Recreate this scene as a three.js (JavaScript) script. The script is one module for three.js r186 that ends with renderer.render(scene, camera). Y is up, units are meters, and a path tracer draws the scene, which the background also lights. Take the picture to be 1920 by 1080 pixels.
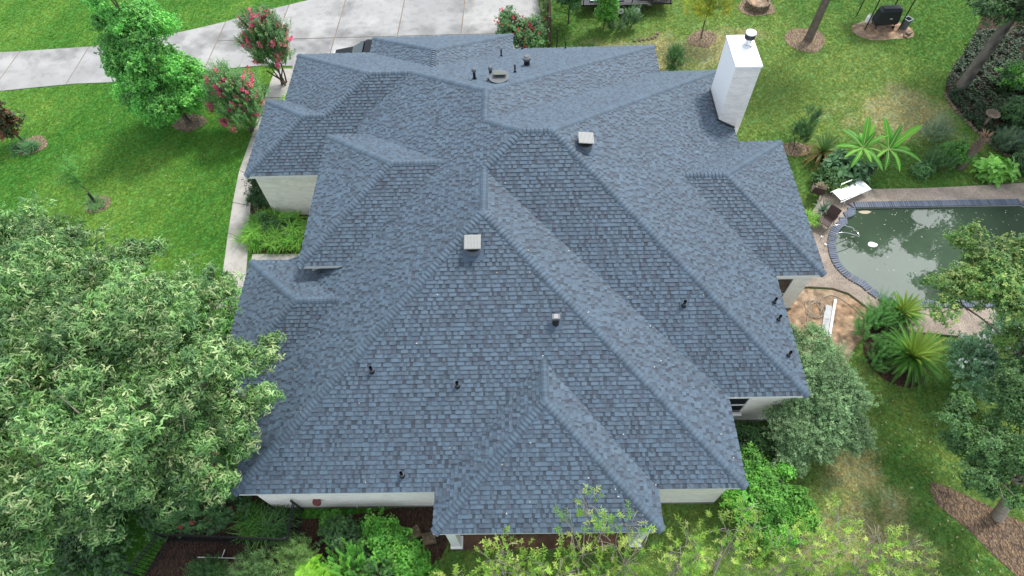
import * as THREE from 'three';
import { mergeGeometries } from 'three/addons/utils/BufferGeometryUtils.js';
import { RoundedBoxGeometry } from 'three/addons/geometries/RoundedBoxGeometry.js';

// ---------------------------------------------------------------- camera, sky, sun, exposure
const scene = new THREE.Scene();
const camera = new THREE.PerspectiveCamera(49.782, 16 / 9, 0.1, 1500);
camera.position.set(0, 22, 0);
camera.up.set(0.01874, 0.54135, -0.84059);
camera.lookAt(-0.01856 * 20, 22 - 0.8404 * 20, -0.54165 * 20);
const renderer = new THREE.WebGLRenderer();
renderer.toneMapping = THREE.LinearToneMapping;
renderer.toneMappingExposure = 1.5;
renderer.shadowMap.enabled = true;

const SUN = new THREE.Vector3(0.32, 0.71, -0.62).normalize();
const sun = new THREE.DirectionalLight(new THREE.Color().setRGB(1, 0.96, 0.9), 2.7);
sun.position.copy(SUN).multiplyScalar(60); sun.target.position.set(0, 0, -15);
sun.castShadow = true; sun.shadow.radius = 20; sun.shadow.mapSize.set(2048, 2048);
Object.assign(sun.shadow.camera, { left: -45, right: 45, top: 45, bottom: -45, near: 1, far: 160 });
scene.add(sun, sun.target);

// ---------------------------------------------------------------- noise and random numbers
function rng(seed) { let a = seed >>> 0; return () => { a = (a + 0x6D2B79F5) | 0; let t = Math.imul(a ^ (a >>> 15), 1 | a); t = (t + Math.imul(t ^ (t >>> 7), 61 | t)) ^ t; return ((t ^ (t >>> 14)) >>> 0) / 4294967296; }; }
const hash = (x, y) => { let h = Math.imul(x | 0, 374761393) + Math.imul(y | 0, 668265263) | 0; h = Math.imul(h ^ (h >>> 13), 1274126177); return ((h ^ (h >>> 16)) >>> 0) / 4294967296; };
function vnoise(x, y, per = 0) {
  const xi = Math.floor(x), yi = Math.floor(y), fx = x - xi, fy = y - yi, u = fx * fx * (3 - 2 * fx), v = fy * fy * (3 - 2 * fy);
  const w = (a) => per ? ((a % per) + per) % per : a;
  const a = hash(w(xi), w(yi)), b = hash(w(xi + 1), w(yi)), c = hash(w(xi), w(yi + 1)), d = hash(w(xi + 1), w(yi + 1));
  return a + (b - a) * u + (c - a) * v + (a - b - c + d) * u * v;
}
function fbm(x, y, oct = 4, per = 0) { let s = 0, a = 0.5, n = 0; for (let i = 0; i < oct; i++) { s += a * vnoise(x, y, per); n += a; a *= 0.5; x *= 2; y *= 2; per *= 2; } return s / n; }
const clamp = (x, a = 0, b = 1) => Math.min(b, Math.max(a, x));
const smooth = (a, b, x) => { const t = clamp((x - a) / (b - a)); return t * t * (3 - 2 * t); };
const mix = (a, b, t) => a + (b - a) * t;
const mix3 = (a, b, t) => [mix(a[0], b[0], t), mix(a[1], b[1], t), mix(a[2], b[2], t)];
const V3 = (x, y, z) => new THREE.Vector3(x, y, z);

// the sky: thin bright overcast, brighter round the veiled sun, bluer gaps between the clouds
{
  const W = 512, H = 256, d = new Float32Array(W * H * 4), v = V3();
  for (let j = 0; j < H; j++) for (let i = 0; i < W; i++) {
    const ph = ((i + 0.5) / W - 0.5) * 2 * Math.PI, th = ((j + 0.5) / H - 0.5) * Math.PI;
    v.set(Math.cos(th) * Math.cos(ph), Math.sin(th), Math.cos(th) * Math.sin(ph));
    const y = Math.max(v.y, 0.02), px = v.x / (y + 0.25), pz = v.z / (y + 0.25);
    const cl = smooth(0.36, 0.62, fbm(px * 1.6 + 7, pz * 1.6 + 3, 5));
    const ang = Math.acos(clamp(v.dot(SUN), -1, 1)), glow = Math.exp(-Math.pow(ang / 0.62, 2));
    let c = mix3([0.56, 0.68, 0.90], [0.88, 0.90, 0.93], cl);
    const k = (0.86 + 0.34 * (1 - y)) + 1.0 * glow;
    c = c.map((q) => q * k);
    
    const o = (j * W + i) * 4; d[o] = c[0]; d[o + 1] = c[1]; d[o + 2] = c[2]; d[o + 3] = 1;
  }
  const t = new THREE.DataTexture(d, W, H, THREE.RGBAFormat, THREE.FloatType);
  t.mapping = THREE.EquirectangularReflectionMapping; t.magFilter = THREE.LinearFilter; t.minFilter = THREE.LinearFilter; t.needsUpdate = true;
  scene.background = t; scene.environment = t;
}

// ---------------------------------------------------------------- helpers
const used = {};
function numbered(n) { const k = used[n] = (used[n] ?? -1) + 1; return k ? n + '_' + String(k).padStart(3, '0') : n; }
function tag(o, label, category, group, kind) { o.userData.label = label; if (category) o.userData.category = category; if (group) o.userData.group = group; if (kind) o.userData.kind = kind; return o; }
function shade(o) { o.castShadow = o.receiveShadow = true; return o; }
function thing(name, label, category, pos = [0, 0, 0], turn = 0, group) {
  const o = new THREE.Group(); o.name = numbered(name); o.position.set(...pos); o.rotation.y = turn; scene.add(o); return tag(o, label, category, group);
}
function mesh(name, geo, mat, parent) {
  const o = shade(new THREE.Mesh(Array.isArray(geo) ? merge(geo) : geo, mat)); o.name = parent ? name : numbered(name); (parent ?? scene).add(o); return o;
}
function struct(name, geo, mat, label, category = 'ground') { const o = mesh(name, geo, mat); return tag(o, label, category, null, 'structure'); }
function merge(list) {
  const l = list.filter(Boolean).map((g) => { g = g.index ? g.toNonIndexed() : g; for (const k of Object.keys(g.attributes)) if (!['position', 'normal', 'uv', 'color'].includes(k)) g.deleteAttribute(k); return g; });
  const anyCol = l.some((g) => g.attributes.color);
  for (const g of l) {
    if (!g.attributes.normal) g.computeVertexNormals();
    if (!g.attributes.uv) g.setAttribute('uv', new THREE.BufferAttribute(new Float32Array(g.attributes.position.count * 2), 2));
    if (anyCol && !g.attributes.color) g.setAttribute('color', new THREE.BufferAttribute(new Float32Array(g.attributes.position.count * 3).fill(1), 3));
  }
  return l.length === 1 ? l[0] : mergeGeometries(l);
}
function std(c, rough = 0.8, extra = {}) { return new THREE.MeshPhysicalMaterial({ color: new THREE.Color().setRGB(...c), roughness: rough, side: THREE.DoubleSide, ...extra }); }
const box = (w, h, d, x = 0, y = 0, z = 0, ry = 0) => { const g = new THREE.BoxGeometry(w, h, d); if (ry) g.rotateY(ry); g.translate(x, y, z); return g; };
const rbox = (w, h, d, r, x = 0, y = 0, z = 0, ry = 0) => { const g = new RoundedBoxGeometry(w, h, d, 2, r); if (ry) g.rotateY(ry); g.translate(x, y, z); return g; };
function rod(a, b, r1, r2 = r1, seg = 8) {
  const A = V3(...a), B = V3(...b), d = B.clone().sub(A), L = d.length(), g = new THREE.CylinderGeometry(r2, r1, L, seg, 1);
  g.applyQuaternion(new THREE.Quaternion().setFromUnitVectors(V3(0, 1, 0), d.normalize())); g.translate((A.x + B.x) / 2, (A.y + B.y) / 2, (A.z + B.z) / 2); return g;
}
const tube = (pts, r, seg = 24, rs = 6, closed = false) => new THREE.TubeGeometry(new THREE.CatmullRomCurve3(pts.map((p) => V3(...p)), closed), seg, r, rs, closed);
function taperTube(pts, r1, r2, seg = 10, rs = 7) {          // a limb: curved and tapering
  const c = new THREE.CatmullRomCurve3(pts.map((p) => p.isVector3 ? p : V3(...p))), g = new THREE.TubeGeometry(c, seg, 1, rs), P = g.attributes.position;
  for (let i = 0; i <= seg; i++) { const o = c.getPointAt(i / seg), r = mix(r1, r2, i / seg); for (let j = 0; j <= rs; j++) { const k = i * (rs + 1) + j; P.setXYZ(k, o.x + (P.getX(k) - o.x) * r, o.y + (P.getY(k) - o.y) * r, o.z + (P.getZ(k) - o.z) * r); } }
  g.computeVertexNormals(); return g;
}
function sheet(pts, y) {                                      // flat polygon given as [x, z] in metres, uv in metres
  const s = new THREE.Shape(pts.map((p) => new THREE.Vector2(p[0], -p[1]))), g = new THREE.ShapeGeometry(s); g.rotateX(-Math.PI / 2); g.translate(0, y, 0); return g;
}
function slab(pts, y0, y1, bevel = 0.008, holes = []) {       // a thick plate with slightly rounded upper edges
  const s = new THREE.Shape(pts.map((p) => new THREE.Vector2(p[0], -p[1])));
  for (const h of holes) s.holes.push(new THREE.Path(h.map((p) => new THREE.Vector2(p[0], -p[1]))));
  const g = new THREE.ExtrudeGeometry(s, { depth: y1 - y0 - bevel, bevelEnabled: bevel > 0, bevelThickness: bevel, bevelSize: bevel, bevelOffset: -bevel, bevelSegments: 1, steps: 1 });
  g.rotateX(-Math.PI / 2); g.translate(0, y0, 0); return g;
}
const inPoly = (x, z, P) => { let r = false; for (let i = 0, j = P.length - 1; i < P.length; j = i++) { const a = P[i], b = P[j]; if ((a[1] > z) !== (b[1] > z) && x < (b[0] - a[0]) * (z - a[1]) / (b[1] - a[1]) + a[0]) r = !r; } return r; };
function smoothLoop(pts, n) { const c = new THREE.CatmullRomCurve3(pts.map((p) => V3(p[0], 0, p[1])), true); return c.getSpacedPoints(n).slice(0, n).map((p) => [p.x, p.z]); }
function dataTex(n, fn, srgb = true, rep = 1) {
  const d = new Uint8Array(n * n * 4);
  for (let j = 0; j < n; j++) for (let i = 0; i < n; i++) { const c = fn(i / n, j / n), o = (j * n + i) * 4; for (let k = 0; k < 3; k++) d[o + k] = clamp(Array.isArray(c) ? c[k] : c) * 255; d[o + 3] = 255; }
  const t = new THREE.DataTexture(d, n, n); t.wrapS = t.wrapT = THREE.RepeatWrapping; t.magFilter = THREE.LinearFilter; t.minFilter = THREE.LinearMipmapLinearFilter; t.generateMipmaps = true;
  if (srgb) t.colorSpace = THREE.SRGBColorSpace; t.repeat.set(rep, rep); t.needsUpdate = true; return t;
}
const COL = (g, c) => { const n = g.attributes.position.count, a = new Float32Array(n * 3); for (let i = 0; i < n; i++) a.set(c, i * 3); g.setAttribute('color', new THREE.BufferAttribute(a, 3)); return g; };

// ---------------------------------------------------------------- surface textures
const texGranule = dataTex(256, (u, v) => { const a = 0.80 + 0.25 * (hash(u * 256, v * 256) - 0.5) + 0.22 * (fbm(u * 16, v * 16, 4, 16) - 0.5); return [a, a, a]; }, true, 1 / 0.9);
const texGrass = dataTex(512, (u, v) => { const a = 0.70 + 0.5 * (fbm(u * 48, v * 48, 3, 48) - 0.5) + 0.35 * (fbm(u * 160, v * 10, 2, 10) - 0.5) * 0 + 0.25 * (hash(u * 512, v * 512) - 0.5); const y = fbm(u * 20 + 3, v * 20, 3, 20) - 0.5; return [a * (1 + y * 0.3), a, a * (1 - y * 0.2)]; }, true, 1 / 3.1);
const texGrassB = dataTex(256, (u, v) => 0.5 * hash(u * 256, v * 256) + 0.5 * fbm(u * 40, v * 40, 3, 40), false, 1 / 1.3);
function concreteTex(seed, stain, tile) {
  return dataTex(512, (u, v) => {
    const m = fbm(u * 6 + seed * 6, v * 6, 5, 6), s = smooth(0.5, 0.75, fbm(u * 4 + seed * 4, v * 4 + 8, 5, 4)), e = smooth(0.55, 0.62, fbm(u * 30, v * 30 + seed, 3, 30));
    const a = 0.86 + 0.16 * (m - 0.5) - stain * s + 0.05 * (hash(u * 512, v * 512) - 0.5) - 0.04 * e; return [a, a * 0.992, a * 0.975];
  }, true, 1 / tile);
}
const texConcrete = concreteTex(1, 0.16, 7.3), texWalk = concreteTex(5, 0.10, 4.1);
const texPebble = dataTex(512, (u, v) => { const h = hash(u * 170, v * 170), m = fbm(u * 8, v * 8, 4, 8); const a = 0.72 + 0.28 * (h - 0.5) + 0.2 * (m - 0.5); return [a * 1.02, a * 0.97, a * 0.92]; }, true, 1 / 3);
const texMulch = dataTex(512, (u, v) => { const a = 0.35 + 0.6 * (fbm(u * 60, v * 24, 3, 24) - 0.3) + 0.35 * (hash(u * 300, v * 120) - 0.5); const r = fbm(u * 10, v * 10, 3, 10); return [a * (0.96 + 0.12 * r), a * (0.87 + 0.10 * r), a * 0.80]; }, true, 1 / 1.7);
const texMulchB = dataTex(256, (u, v) => fbm(u * 50, v * 22, 3, 22), false, 1 / 1.1);
const texDirt = dataTex(512, (u, v) => { const a = 0.62 + 0.5 * (fbm(u * 14, v * 14, 5, 14) - 0.5) + 0.2 * (hash(u * 260, v * 260) - 0.5); const r = fbm(u * 5 + 9, v * 5, 3, 5); return [a, a * (0.84 + 0.10 * r), a * (0.70 + 0.16 * r)]; }, true, 1 / 2.6);
const texBark = dataTex(256, (u, v) => { const a = 0.62 + 0.6 * (fbm(u * 20, v * 4, 4, 4) - 0.5) + 0.15 * (hash(u * 256, v * 64) - 0.5); return [a, a * 0.96, a * 0.9]; }, true, 1);
// painted brick: courses too small in the picture to be built one by one
const texBrickB = dataTex(512, (u, v) => { const row = Math.floor(v * 24), x = u * 8 + (row % 2) * 0.5, fx = x - Math.floor(x), fy = v * 24 - row; const m = Math.min(smooth(0, 0.05, fx) * smooth(1, 0.95, fx), smooth(0, 0.14, fy) * smooth(1, 0.86, fy)); return 0.15 + 0.7 * m + 0.15 * hash(Math.floor(x), row) + 0.05 * hash(u * 512, v * 512); }, false);
const texBrickC = dataTex(512, (u, v) => { const row = Math.floor(v * 24), x = u * 8 + (row % 2) * 0.5, fx = x - Math.floor(x), fy = v * 24 - row; const m = Math.min(smooth(0, 0.05, fx) * smooth(1, 0.95, fx), smooth(0, 0.14, fy) * smooth(1, 0.86, fy)); const a = 0.84 + 0.14 * m + 0.06 * (hash(Math.floor(x), row) - 0.5) + 0.06 * (fbm(u * 10, v * 10, 4, 10) - 0.5); return [a, a * 0.985, a * 0.955]; });
for (const t of [texBrickB, texBrickC]) t.repeat.set(1 / 1.76, 1 / 1.83);

// ---------------------------------------------------------------- materials
const M = {
  shingle: std([1, 1, 1], 0.72, { vertexColors: true, map: texGranule, sheen: 0.9, sheenRoughness: 0.6, sheenColor: new THREE.Color().setRGB(0.75, 0.80, 0.85) }),
  deckWood: std([0.05, 0.05, 0.055], 0.95), fascia: std([0.74, 0.74, 0.72], 0.55), soffit: std([0.62, 0.62, 0.60], 0.7),
  wall: std([0.93, 0.92, 0.89], 0.7, { map: texBrickC, bumpMap: texBrickB, bumpScale: 0.006 }), trim: std([0.78, 0.78, 0.76], 0.5),
  stucco: std([0.90, 0.91, 0.91], 0.65), capMetal: std([0.86, 0.88, 0.88], 0.35), galv: std([0.55, 0.57, 0.58], 0.35, { metalness: 0.7 }), black: std([0.012, 0.013, 0.014], 0.5), blackGloss: std([0.006, 0.007, 0.008], 0.28, { specularIntensity: 0.35 }),
  lead: std([0.10, 0.11, 0.12], 0.5), glass: std([0.02, 0.025, 0.03], 0.05), whiteMetal: std([0.85, 0.86, 0.86], 0.4), whitePlastic: std([0.84, 0.85, 0.84], 0.45),
  concrete: std([0.60, 0.60, 0.60], 0.85, { map: texConcrete, bumpMap: texConcrete, bumpScale: 0.003 }), walk: std([0.50, 0.485, 0.46], 0.85, { map: texWalk }), pebble: std([0.52, 0.48, 0.44], 0.9, { map: texPebble, bumpMap: texPebble, bumpScale: 0.006 }),
  mulch: std([0.20, 0.125, 0.095], 1, { map: texMulch, bumpMap: texMulchB, bumpScale: 0.05 }), chips: std([0.66, 0.55, 0.45], 1, { map: texMulch, bumpMap: texMulchB, bumpScale: 0.05 }), dirt: std([0.80, 0.72, 0.62], 1, { map: texDirt, bumpMap: texDirt, bumpScale: 0.02 }),
  soil: std([0.20, 0.15, 0.10], 1), bark: std([0.30, 0.27, 0.24], 0.95, { map: texBark, bumpMap: texBark, bumpScale: 0.03 }), barkPale: std([0.55, 0.52, 0.47], 0.85, { map: texBark }), barkWhite: std([0.78, 0.76, 0.70], 0.85, { map: texBark }), barkDark: std([0.12, 0.10, 0.08], 0.95, { map: texBark }),
  leaf: std([1, 1, 1], 0.5, { transmission: 0.4, thickness: 0, specularIntensity: 0.5 }), leafDull: std([1, 1, 1], 0.75, { transmission: 0.4, thickness: 0, specularIntensity: 0.25 }), petal: std([1, 1, 1], 0.7, { transmission: 0.25, thickness: 0 }),
  wood: std([0.30, 0.22, 0.16], 0.9, { map: texBark }), stone: std([0.42, 0.39, 0.34], 0.9, { map: texDirt }), stonePale: std([0.55, 0.53, 0.48], 0.9, { map: texDirt }),
  wicker: std([0.060, 0.034, 0.034], 0.7), bronze: std([0.10, 0.08, 0.07], 0.4, { metalness: 0.4 }), steel: std([0.6, 0.6, 0.58], 0.2, { metalness: 1 }), terracotta: std([0.13, 0.03, 0.028], 0.7), greyPlastic: std([0.10, 0.12, 0.14], 0.5),
  cover: std([0.010, 0.013, 0.018], 0.5), hose: std([0.26, 0.24, 0.20], 0.5), rubber: std([0.012, 0.012, 0.013], 0.85), tarp: std([0.24, 0.25, 0.26], 0.45),
};

// ---------------------------------------------------------------- the ground
const HOUSE = [[-8.74, -5.28], [6.35, -5.28], [6.35, -8.19], [8.99, -8.19], [8.99, -12.89], [10.81, -12.89], [10.81, -19.24], [8.99, -19.24], [8.99, -23.94], [6.29, -23.94], [6.29, -25.9], [-0.55, -25.9], [-0.55, -27.08], [-7.01, -27.08], [-7.01, -25.9], [-10.57, -25.9], [-10.57, -22.59], [-11.4, -22.59], [-11.4, -18.41], [-7.65, -18.41], [-7.65, -13.52], [-10.15, -13.52], [-10.15, -8.75], [-8.74, -8.75]];
const DRIVE = [[-60, -30.2], [-33, -30.9], [-28.9, -31.04], [-24.6, -31.33], [-21, -32.1], [-19.08, -32.72], [-17.49, -33.32], [-15.75, -34.14], [-13.95, -34.87], [-12.4, -35.45], [-9, -37.2], [-6, -40], [-4, -48], [1.2, -48], [1.2, -34.7], [1.32, -32.6], [0.9, -31.3], [0.6, -30.6], [0.6, -25.0], [-10, -25.0], [-12.2, -27.4], [-12.6, -29.1], [-14.4, -29.2], [-17, -28.92], [-20, -28.4], [-22.4, -28.1], [-24.6, -28.05], [-28.5, -27.6], [-33, -27.2], [-60, -26]];
const WALKL = [[-13.5, -28.9], [-13.62, -26.5], [-13.66, -23.59], [-13.74, -21.28], [-13.57, -19.24], [-13.35, -17.43], [-13.02, -15.01], [-12.9, -13.4]], WALKR = [[-12.45, -28.9], [-12.5, -26.5], [-12.6, -23.5], [-12.9, -20.8], [-12.68, -18.99], [-12.3, -16.92], [-12.0, -15.1], [-11.86, -13.4]];
const WALK = [...WALKL, ...[...WALKR].reverse()], BRANCH = [[-12.05, -16.2], [-7.65, -16.12], [-7.65, -14.3], [-11.9, -14.4]];
const DECK = [[13.75, -19.12], [16.1, -19.16], [18.2, -19.15], [20.1, -19.2], [23.1, -19.34], [27, -19.4], [27, -11.4], [17, -11.5], [14.7, -11.8], [13.9, -12.9], [13.36, -13.56], [12.79, -13.83], [11.9, -13.92], [10.85, -13.9], [10.85, -17.1], [12.2, -17.4], [12.9, -17.75], [13.35, -18.35]];
const LILYBED = [[-12.75, -20.4], [-11.4, -20.4], [-11.4, -18.41], [-7.65, -18.41], [-7.65, -16.2], [-12.05, -16.26], [-12.35, -17.2], [-12.68, -18.9]];
const FRONTBED = [[-12.6, -3.3], [-12.2, -4.4], [-10.6, -5.6], [-9.9, -6.9], [-8.7, -8.6], [-8.7, -5.2], [-2.75, -5.2], [-2.6, -4.3], [-3.0, -3.4], [-3.6, -1.5], [-13.4, -1.5]];
const DIRTP = [[10.85, -13.88], [11.9, -13.86], [12.79, -13.78], [13.36, -13.5], [13.9, -12.85], [13.75, -12.0], [13.2, -11.4], [12.7, -10.9], [12.2, -10.0], [11.5, -9.4], [10.9, -9.7], [10.2, -9.5], [9.0, -9.3], [9.0, -12.85], [10.85, -12.85]];
const CHIPS = [[13.9, -5.9], [14.9, -5.45], [15.5, -5.1], [16.5, -4.5], [19, -3.6], [19, -0.5], [15.9, -1], [15.5, -2.9], [15.0, -3.6], [14.5, -4.4], [13.8, -5.2]];
const DARKBED = [[25.46, -30.56], [24.6, -29.4], [23.7, -28.31], [22.9, -27.4], [22.35, -26.62], [21.85, -25.6], [21.9, -24.6], [22.17, -23.42], [22.44, -22.48], [22.7, -21.75], [23.0, -21.2], [24.2, -20.8], [34, -20], [36, -34], [27, -33]];
const ringPts = (cx, cz, rx, rz, seed, n = 22) => { const r = rng(seed); return smoothLoop([...Array(9)].map((_, i) => { const a = i / 9 * Math.PI * 2, k = 0.86 + 0.28 * r(); return [cx + Math.cos(a) * rx * k, cz + Math.sin(a) * rz * k]; }), n); };
const RINGS = { maple: ringPts(-17.15, -24.75, 0.85, 0.72, 3), magnolia: ringPts(-25.0, -23.3, 0.85, 0.7, 4), sapling: ringPts(-20.05, -19.3, 0.6, 0.55, 5), yellow: ringPts(10.25, -30.55, 0.85, 0.75, 6), tall: ringPts(16.0, -30.3, 1.2, 1.05, 7), planter: ringPts(13.95, -33.35, 1.1, 0.85, 8), grill: ringPts(20.5, -31.0, 1.7, 1.0, 9), shrub: ringPts(13.3, -21.9, 0.75, 0.5, 10), sago: ringPts(14.4, -10.9, 1.15, 1.5, 11, 30) };

const dryAt = (x, z) => { const g = (cx, cz, rx, rz) => Math.exp(-(((x - cx) / rx) ** 2) - ((z - cz) / rz) ** 2); return 0.20 * (x > 2 ? 1 : 0.2) + 0.8 * g(19, -24.5, 3.4, 3.2) + 0.85 * g(5, -29, 4, 2) + 0.7 * g(11, -30, 3.4, 2) + 0.9 * g(11.5, -5.0, 2.4, 3.4) + 0.35 * g(12, -20.6, 2, 1.5) + 0.3 * g(-18.5, -25, 2, 2); };
function lawnCol(x, z) {
  const n = fbm(x * 0.16 + 11, z * 0.16 + 4, 4), f = fbm(x * 1.7, z * 1.7 + 9, 4), k = fbm(x * 0.55 + 40, z * 0.55, 4);
  const left = x < -5 ? 1 : 0;
  let c = left ? mix3([0.094, 0.272, 0.042], [0.195, 0.375, 0.068], smooth(0.24, 0.76, n + 0.24 * (f - 0.5) + 0.42 * (fbm((x * 0.86 + z * 0.5) * 0.9 + 5, (z * 0.86 - x * 0.5) * 0.14, 3) - 0.5))) : mix3([0.125, 0.260, 0.056], [0.235, 0.360, 0.092], smooth(0.28, 0.72, n + 0.4 * (f - 0.5)));
  const dry = smooth(0.60, 0.88, dryAt(x, z) * 0.62 + 0.55 * k + 0.3 * (f - 0.5));
  c = mix3(c, [0.54, 0.47, 0.26], dry * 0.66);
  return c;
}
{
  const X0 = -48, X1 = 48, Z0 = -56, Z1 = 12, nx = 260, nz = 190, g = new THREE.PlaneGeometry(X1 - X0, Z1 - Z0, nx, nz); g.rotateX(-Math.PI / 2); g.translate((X0 + X1) / 2, 0, (Z0 + Z1) / 2);
  const P = g.attributes.position, c = new Float32Array(P.count * 3), uv = g.attributes.uv;
  for (let i = 0; i < P.count; i++) { const x = P.getX(i), z = P.getZ(i); c.set(lawnCol(x, z).map((q) => q * 1.25), i * 3); uv.setXY(i, x, z); }
  g.setAttribute('color', new THREE.BufferAttribute(c, 3));
  struct('lawn', g, std([1, 1, 1], 0.95, { vertexColors: true, map: texGrass, bumpMap: texGrassB, bumpScale: 0.03, specularIntensity: 0.1 }), 'mown green lawn with dry tan patches round the house', 'lawn');
  const far = sheet([[-400, -400], [400, -400], [400, 400], [-400, 400]], -0.05); struct('ground', far, std([0.07, 0.13, 0.03], 1, { map: texGrass }), 'open grassy ground stretching away beyond the yard', 'ground');
}
struct('driveway_bed', slab(DRIVE, -0.02, 0.012, 0), M.soil, 'dark soil in the joints of the driveway', 'ground');
// driveway slabs: each one a plate of its own, cut out of the drive's outline by the joints
function clipHalf(poly, nx, nz, d) { const o = []; for (let i = 0; i < poly.length; i++) { const a = poly[i], b = poly[(i + 1) % poly.length], da = nx * a[0] + nz * a[1] - d, db = nx * b[0] + nz * b[1] - d; if (da >= 0) o.push(a); if ((da >= 0) !== (db >= 0)) { const t = da / (da - db); o.push([mix(a[0], b[0], t), mix(a[1], b[1], t)]); } } return o; }
{
  const drive = tag(new THREE.Group(), 'weathered pale concrete driveway of large slabs behind the house', 'driveway', null, 'structure'); drive.name = 'driveway'; scene.add(drive);
  const xs = [-60, -33.2, -28.8, -24.85, -21.1, -17.45, -14.0, -10.62, -7.0, -3.33, 5], gap = 0.05, mats = [0, 1, 2].map((i) => std([0.385 + 0.035 * i, 0.39 + 0.033 * i, 0.40 + 0.03 * i], 0.85, { map: texConcrete, bumpMap: texConcrete, bumpScale: 0.003 }));
  for (let i = 0; i < xs.length - 1; i++) {
    let col = clipHalf(clipHalf(DRIVE, 1, 0.03, xs[i] + 0.03 * -31 + gap / 2), -1, -0.03, -(xs[i + 1] + 0.03 * -31) + gap / 2);
    const bands = i < 5 ? [[-80, 80]] : [[-80, -44], [-44, -38.4], [-38.4, -31.52], [-31.52, 80]];
    bands.forEach(([a, b], k) => { const p = clipHalf(clipHalf(col, 0, 1, a + gap / 2), 0, -1, -b + gap / 2); if (p.length > 2) mesh('slab', slab(p, 0.0, 0.035 + 0.004 * hash(i, k), 0.008), mats[(i * 2 + k) % 3], drive); });
  }
  const walk = tag(new THREE.Group(), 'narrow pale concrete front walk along the left side of house', 'path', null, 'structure'); walk.name = 'sidewalk'; scene.add(walk);
  for (let i = 0; i < WALKL.length - 1; i++) { const s = 0.006, a = WALKL[i], b = WALKL[i + 1], c = WALKR[i + 1], d = WALKR[i], L = (p, q, t) => [mix(p[0], q[0], t), mix(p[1], q[1], t)]; mesh('slab', slab([L(a, b, s), L(b, a, s), L(c, d, s), L(d, c, s)], -0.05, 0.03 + 0.003 * (i % 2), 0.006), M.walk, walk); }
  mesh('slab', slab([[-11.96, -16.2], [-7.66, -16.12], [-7.66, -14.3], [-11.84, -14.4]], -0.05, 0.036, 0.006), M.walk, walk);
}
const RAISE = 0.018;
struct('planting_bed', sheet(LILYBED, RAISE), M.mulch, 'dark mulch bed of strap leaved plants beside the white wall', 'bed');
struct('planting_bed', sheet(smoothLoop(FRONTBED, 80), RAISE), M.mulch, 'brown mulch bed along the white front wall', 'bed');
struct('dirt_patch', sheet(DIRTP, RAISE), M.dirt, 'bare orange brown dirt patch beside the pool deck', 'ground');
struct('planting_bed', sheet(smoothLoop(CHIPS, 50), RAISE), M.chips, 'tan wood chip bed at the lower right corner', 'bed');
struct('planting_bed', sheet(DARKBED, RAISE), M.mulch, 'shady planting bed behind the stone edging', 'bed');
const ringNames = { maple: 'pale mulch ring under the round maple', magnolia: 'mulch ring under the small magnolia at left edge', sapling: 'mulch ring round the staked sapling', yellow: 'mulch ring under the yellow green tree', tall: 'wide mulch ring round the tall grey trunk', planter: 'mulch ring round the stone planter', grill: 'worn bare soil under the covered grill', shrub: 'bare soil round the shrub near the chimney', sago: 'dark mulch under the two sago palms' };
for (const k in RINGS) struct('mulch_ring', sheet(RINGS[k], RAISE), ['sago'].includes(k) ? M.mulch : k === 'grill' ? M.dirt : std([0.85, 0.76, 0.65], 1, { map: texMulch, bumpMap: texMulchB, bumpScale: 0.04 }), ringNames[k], 'bed');

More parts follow.
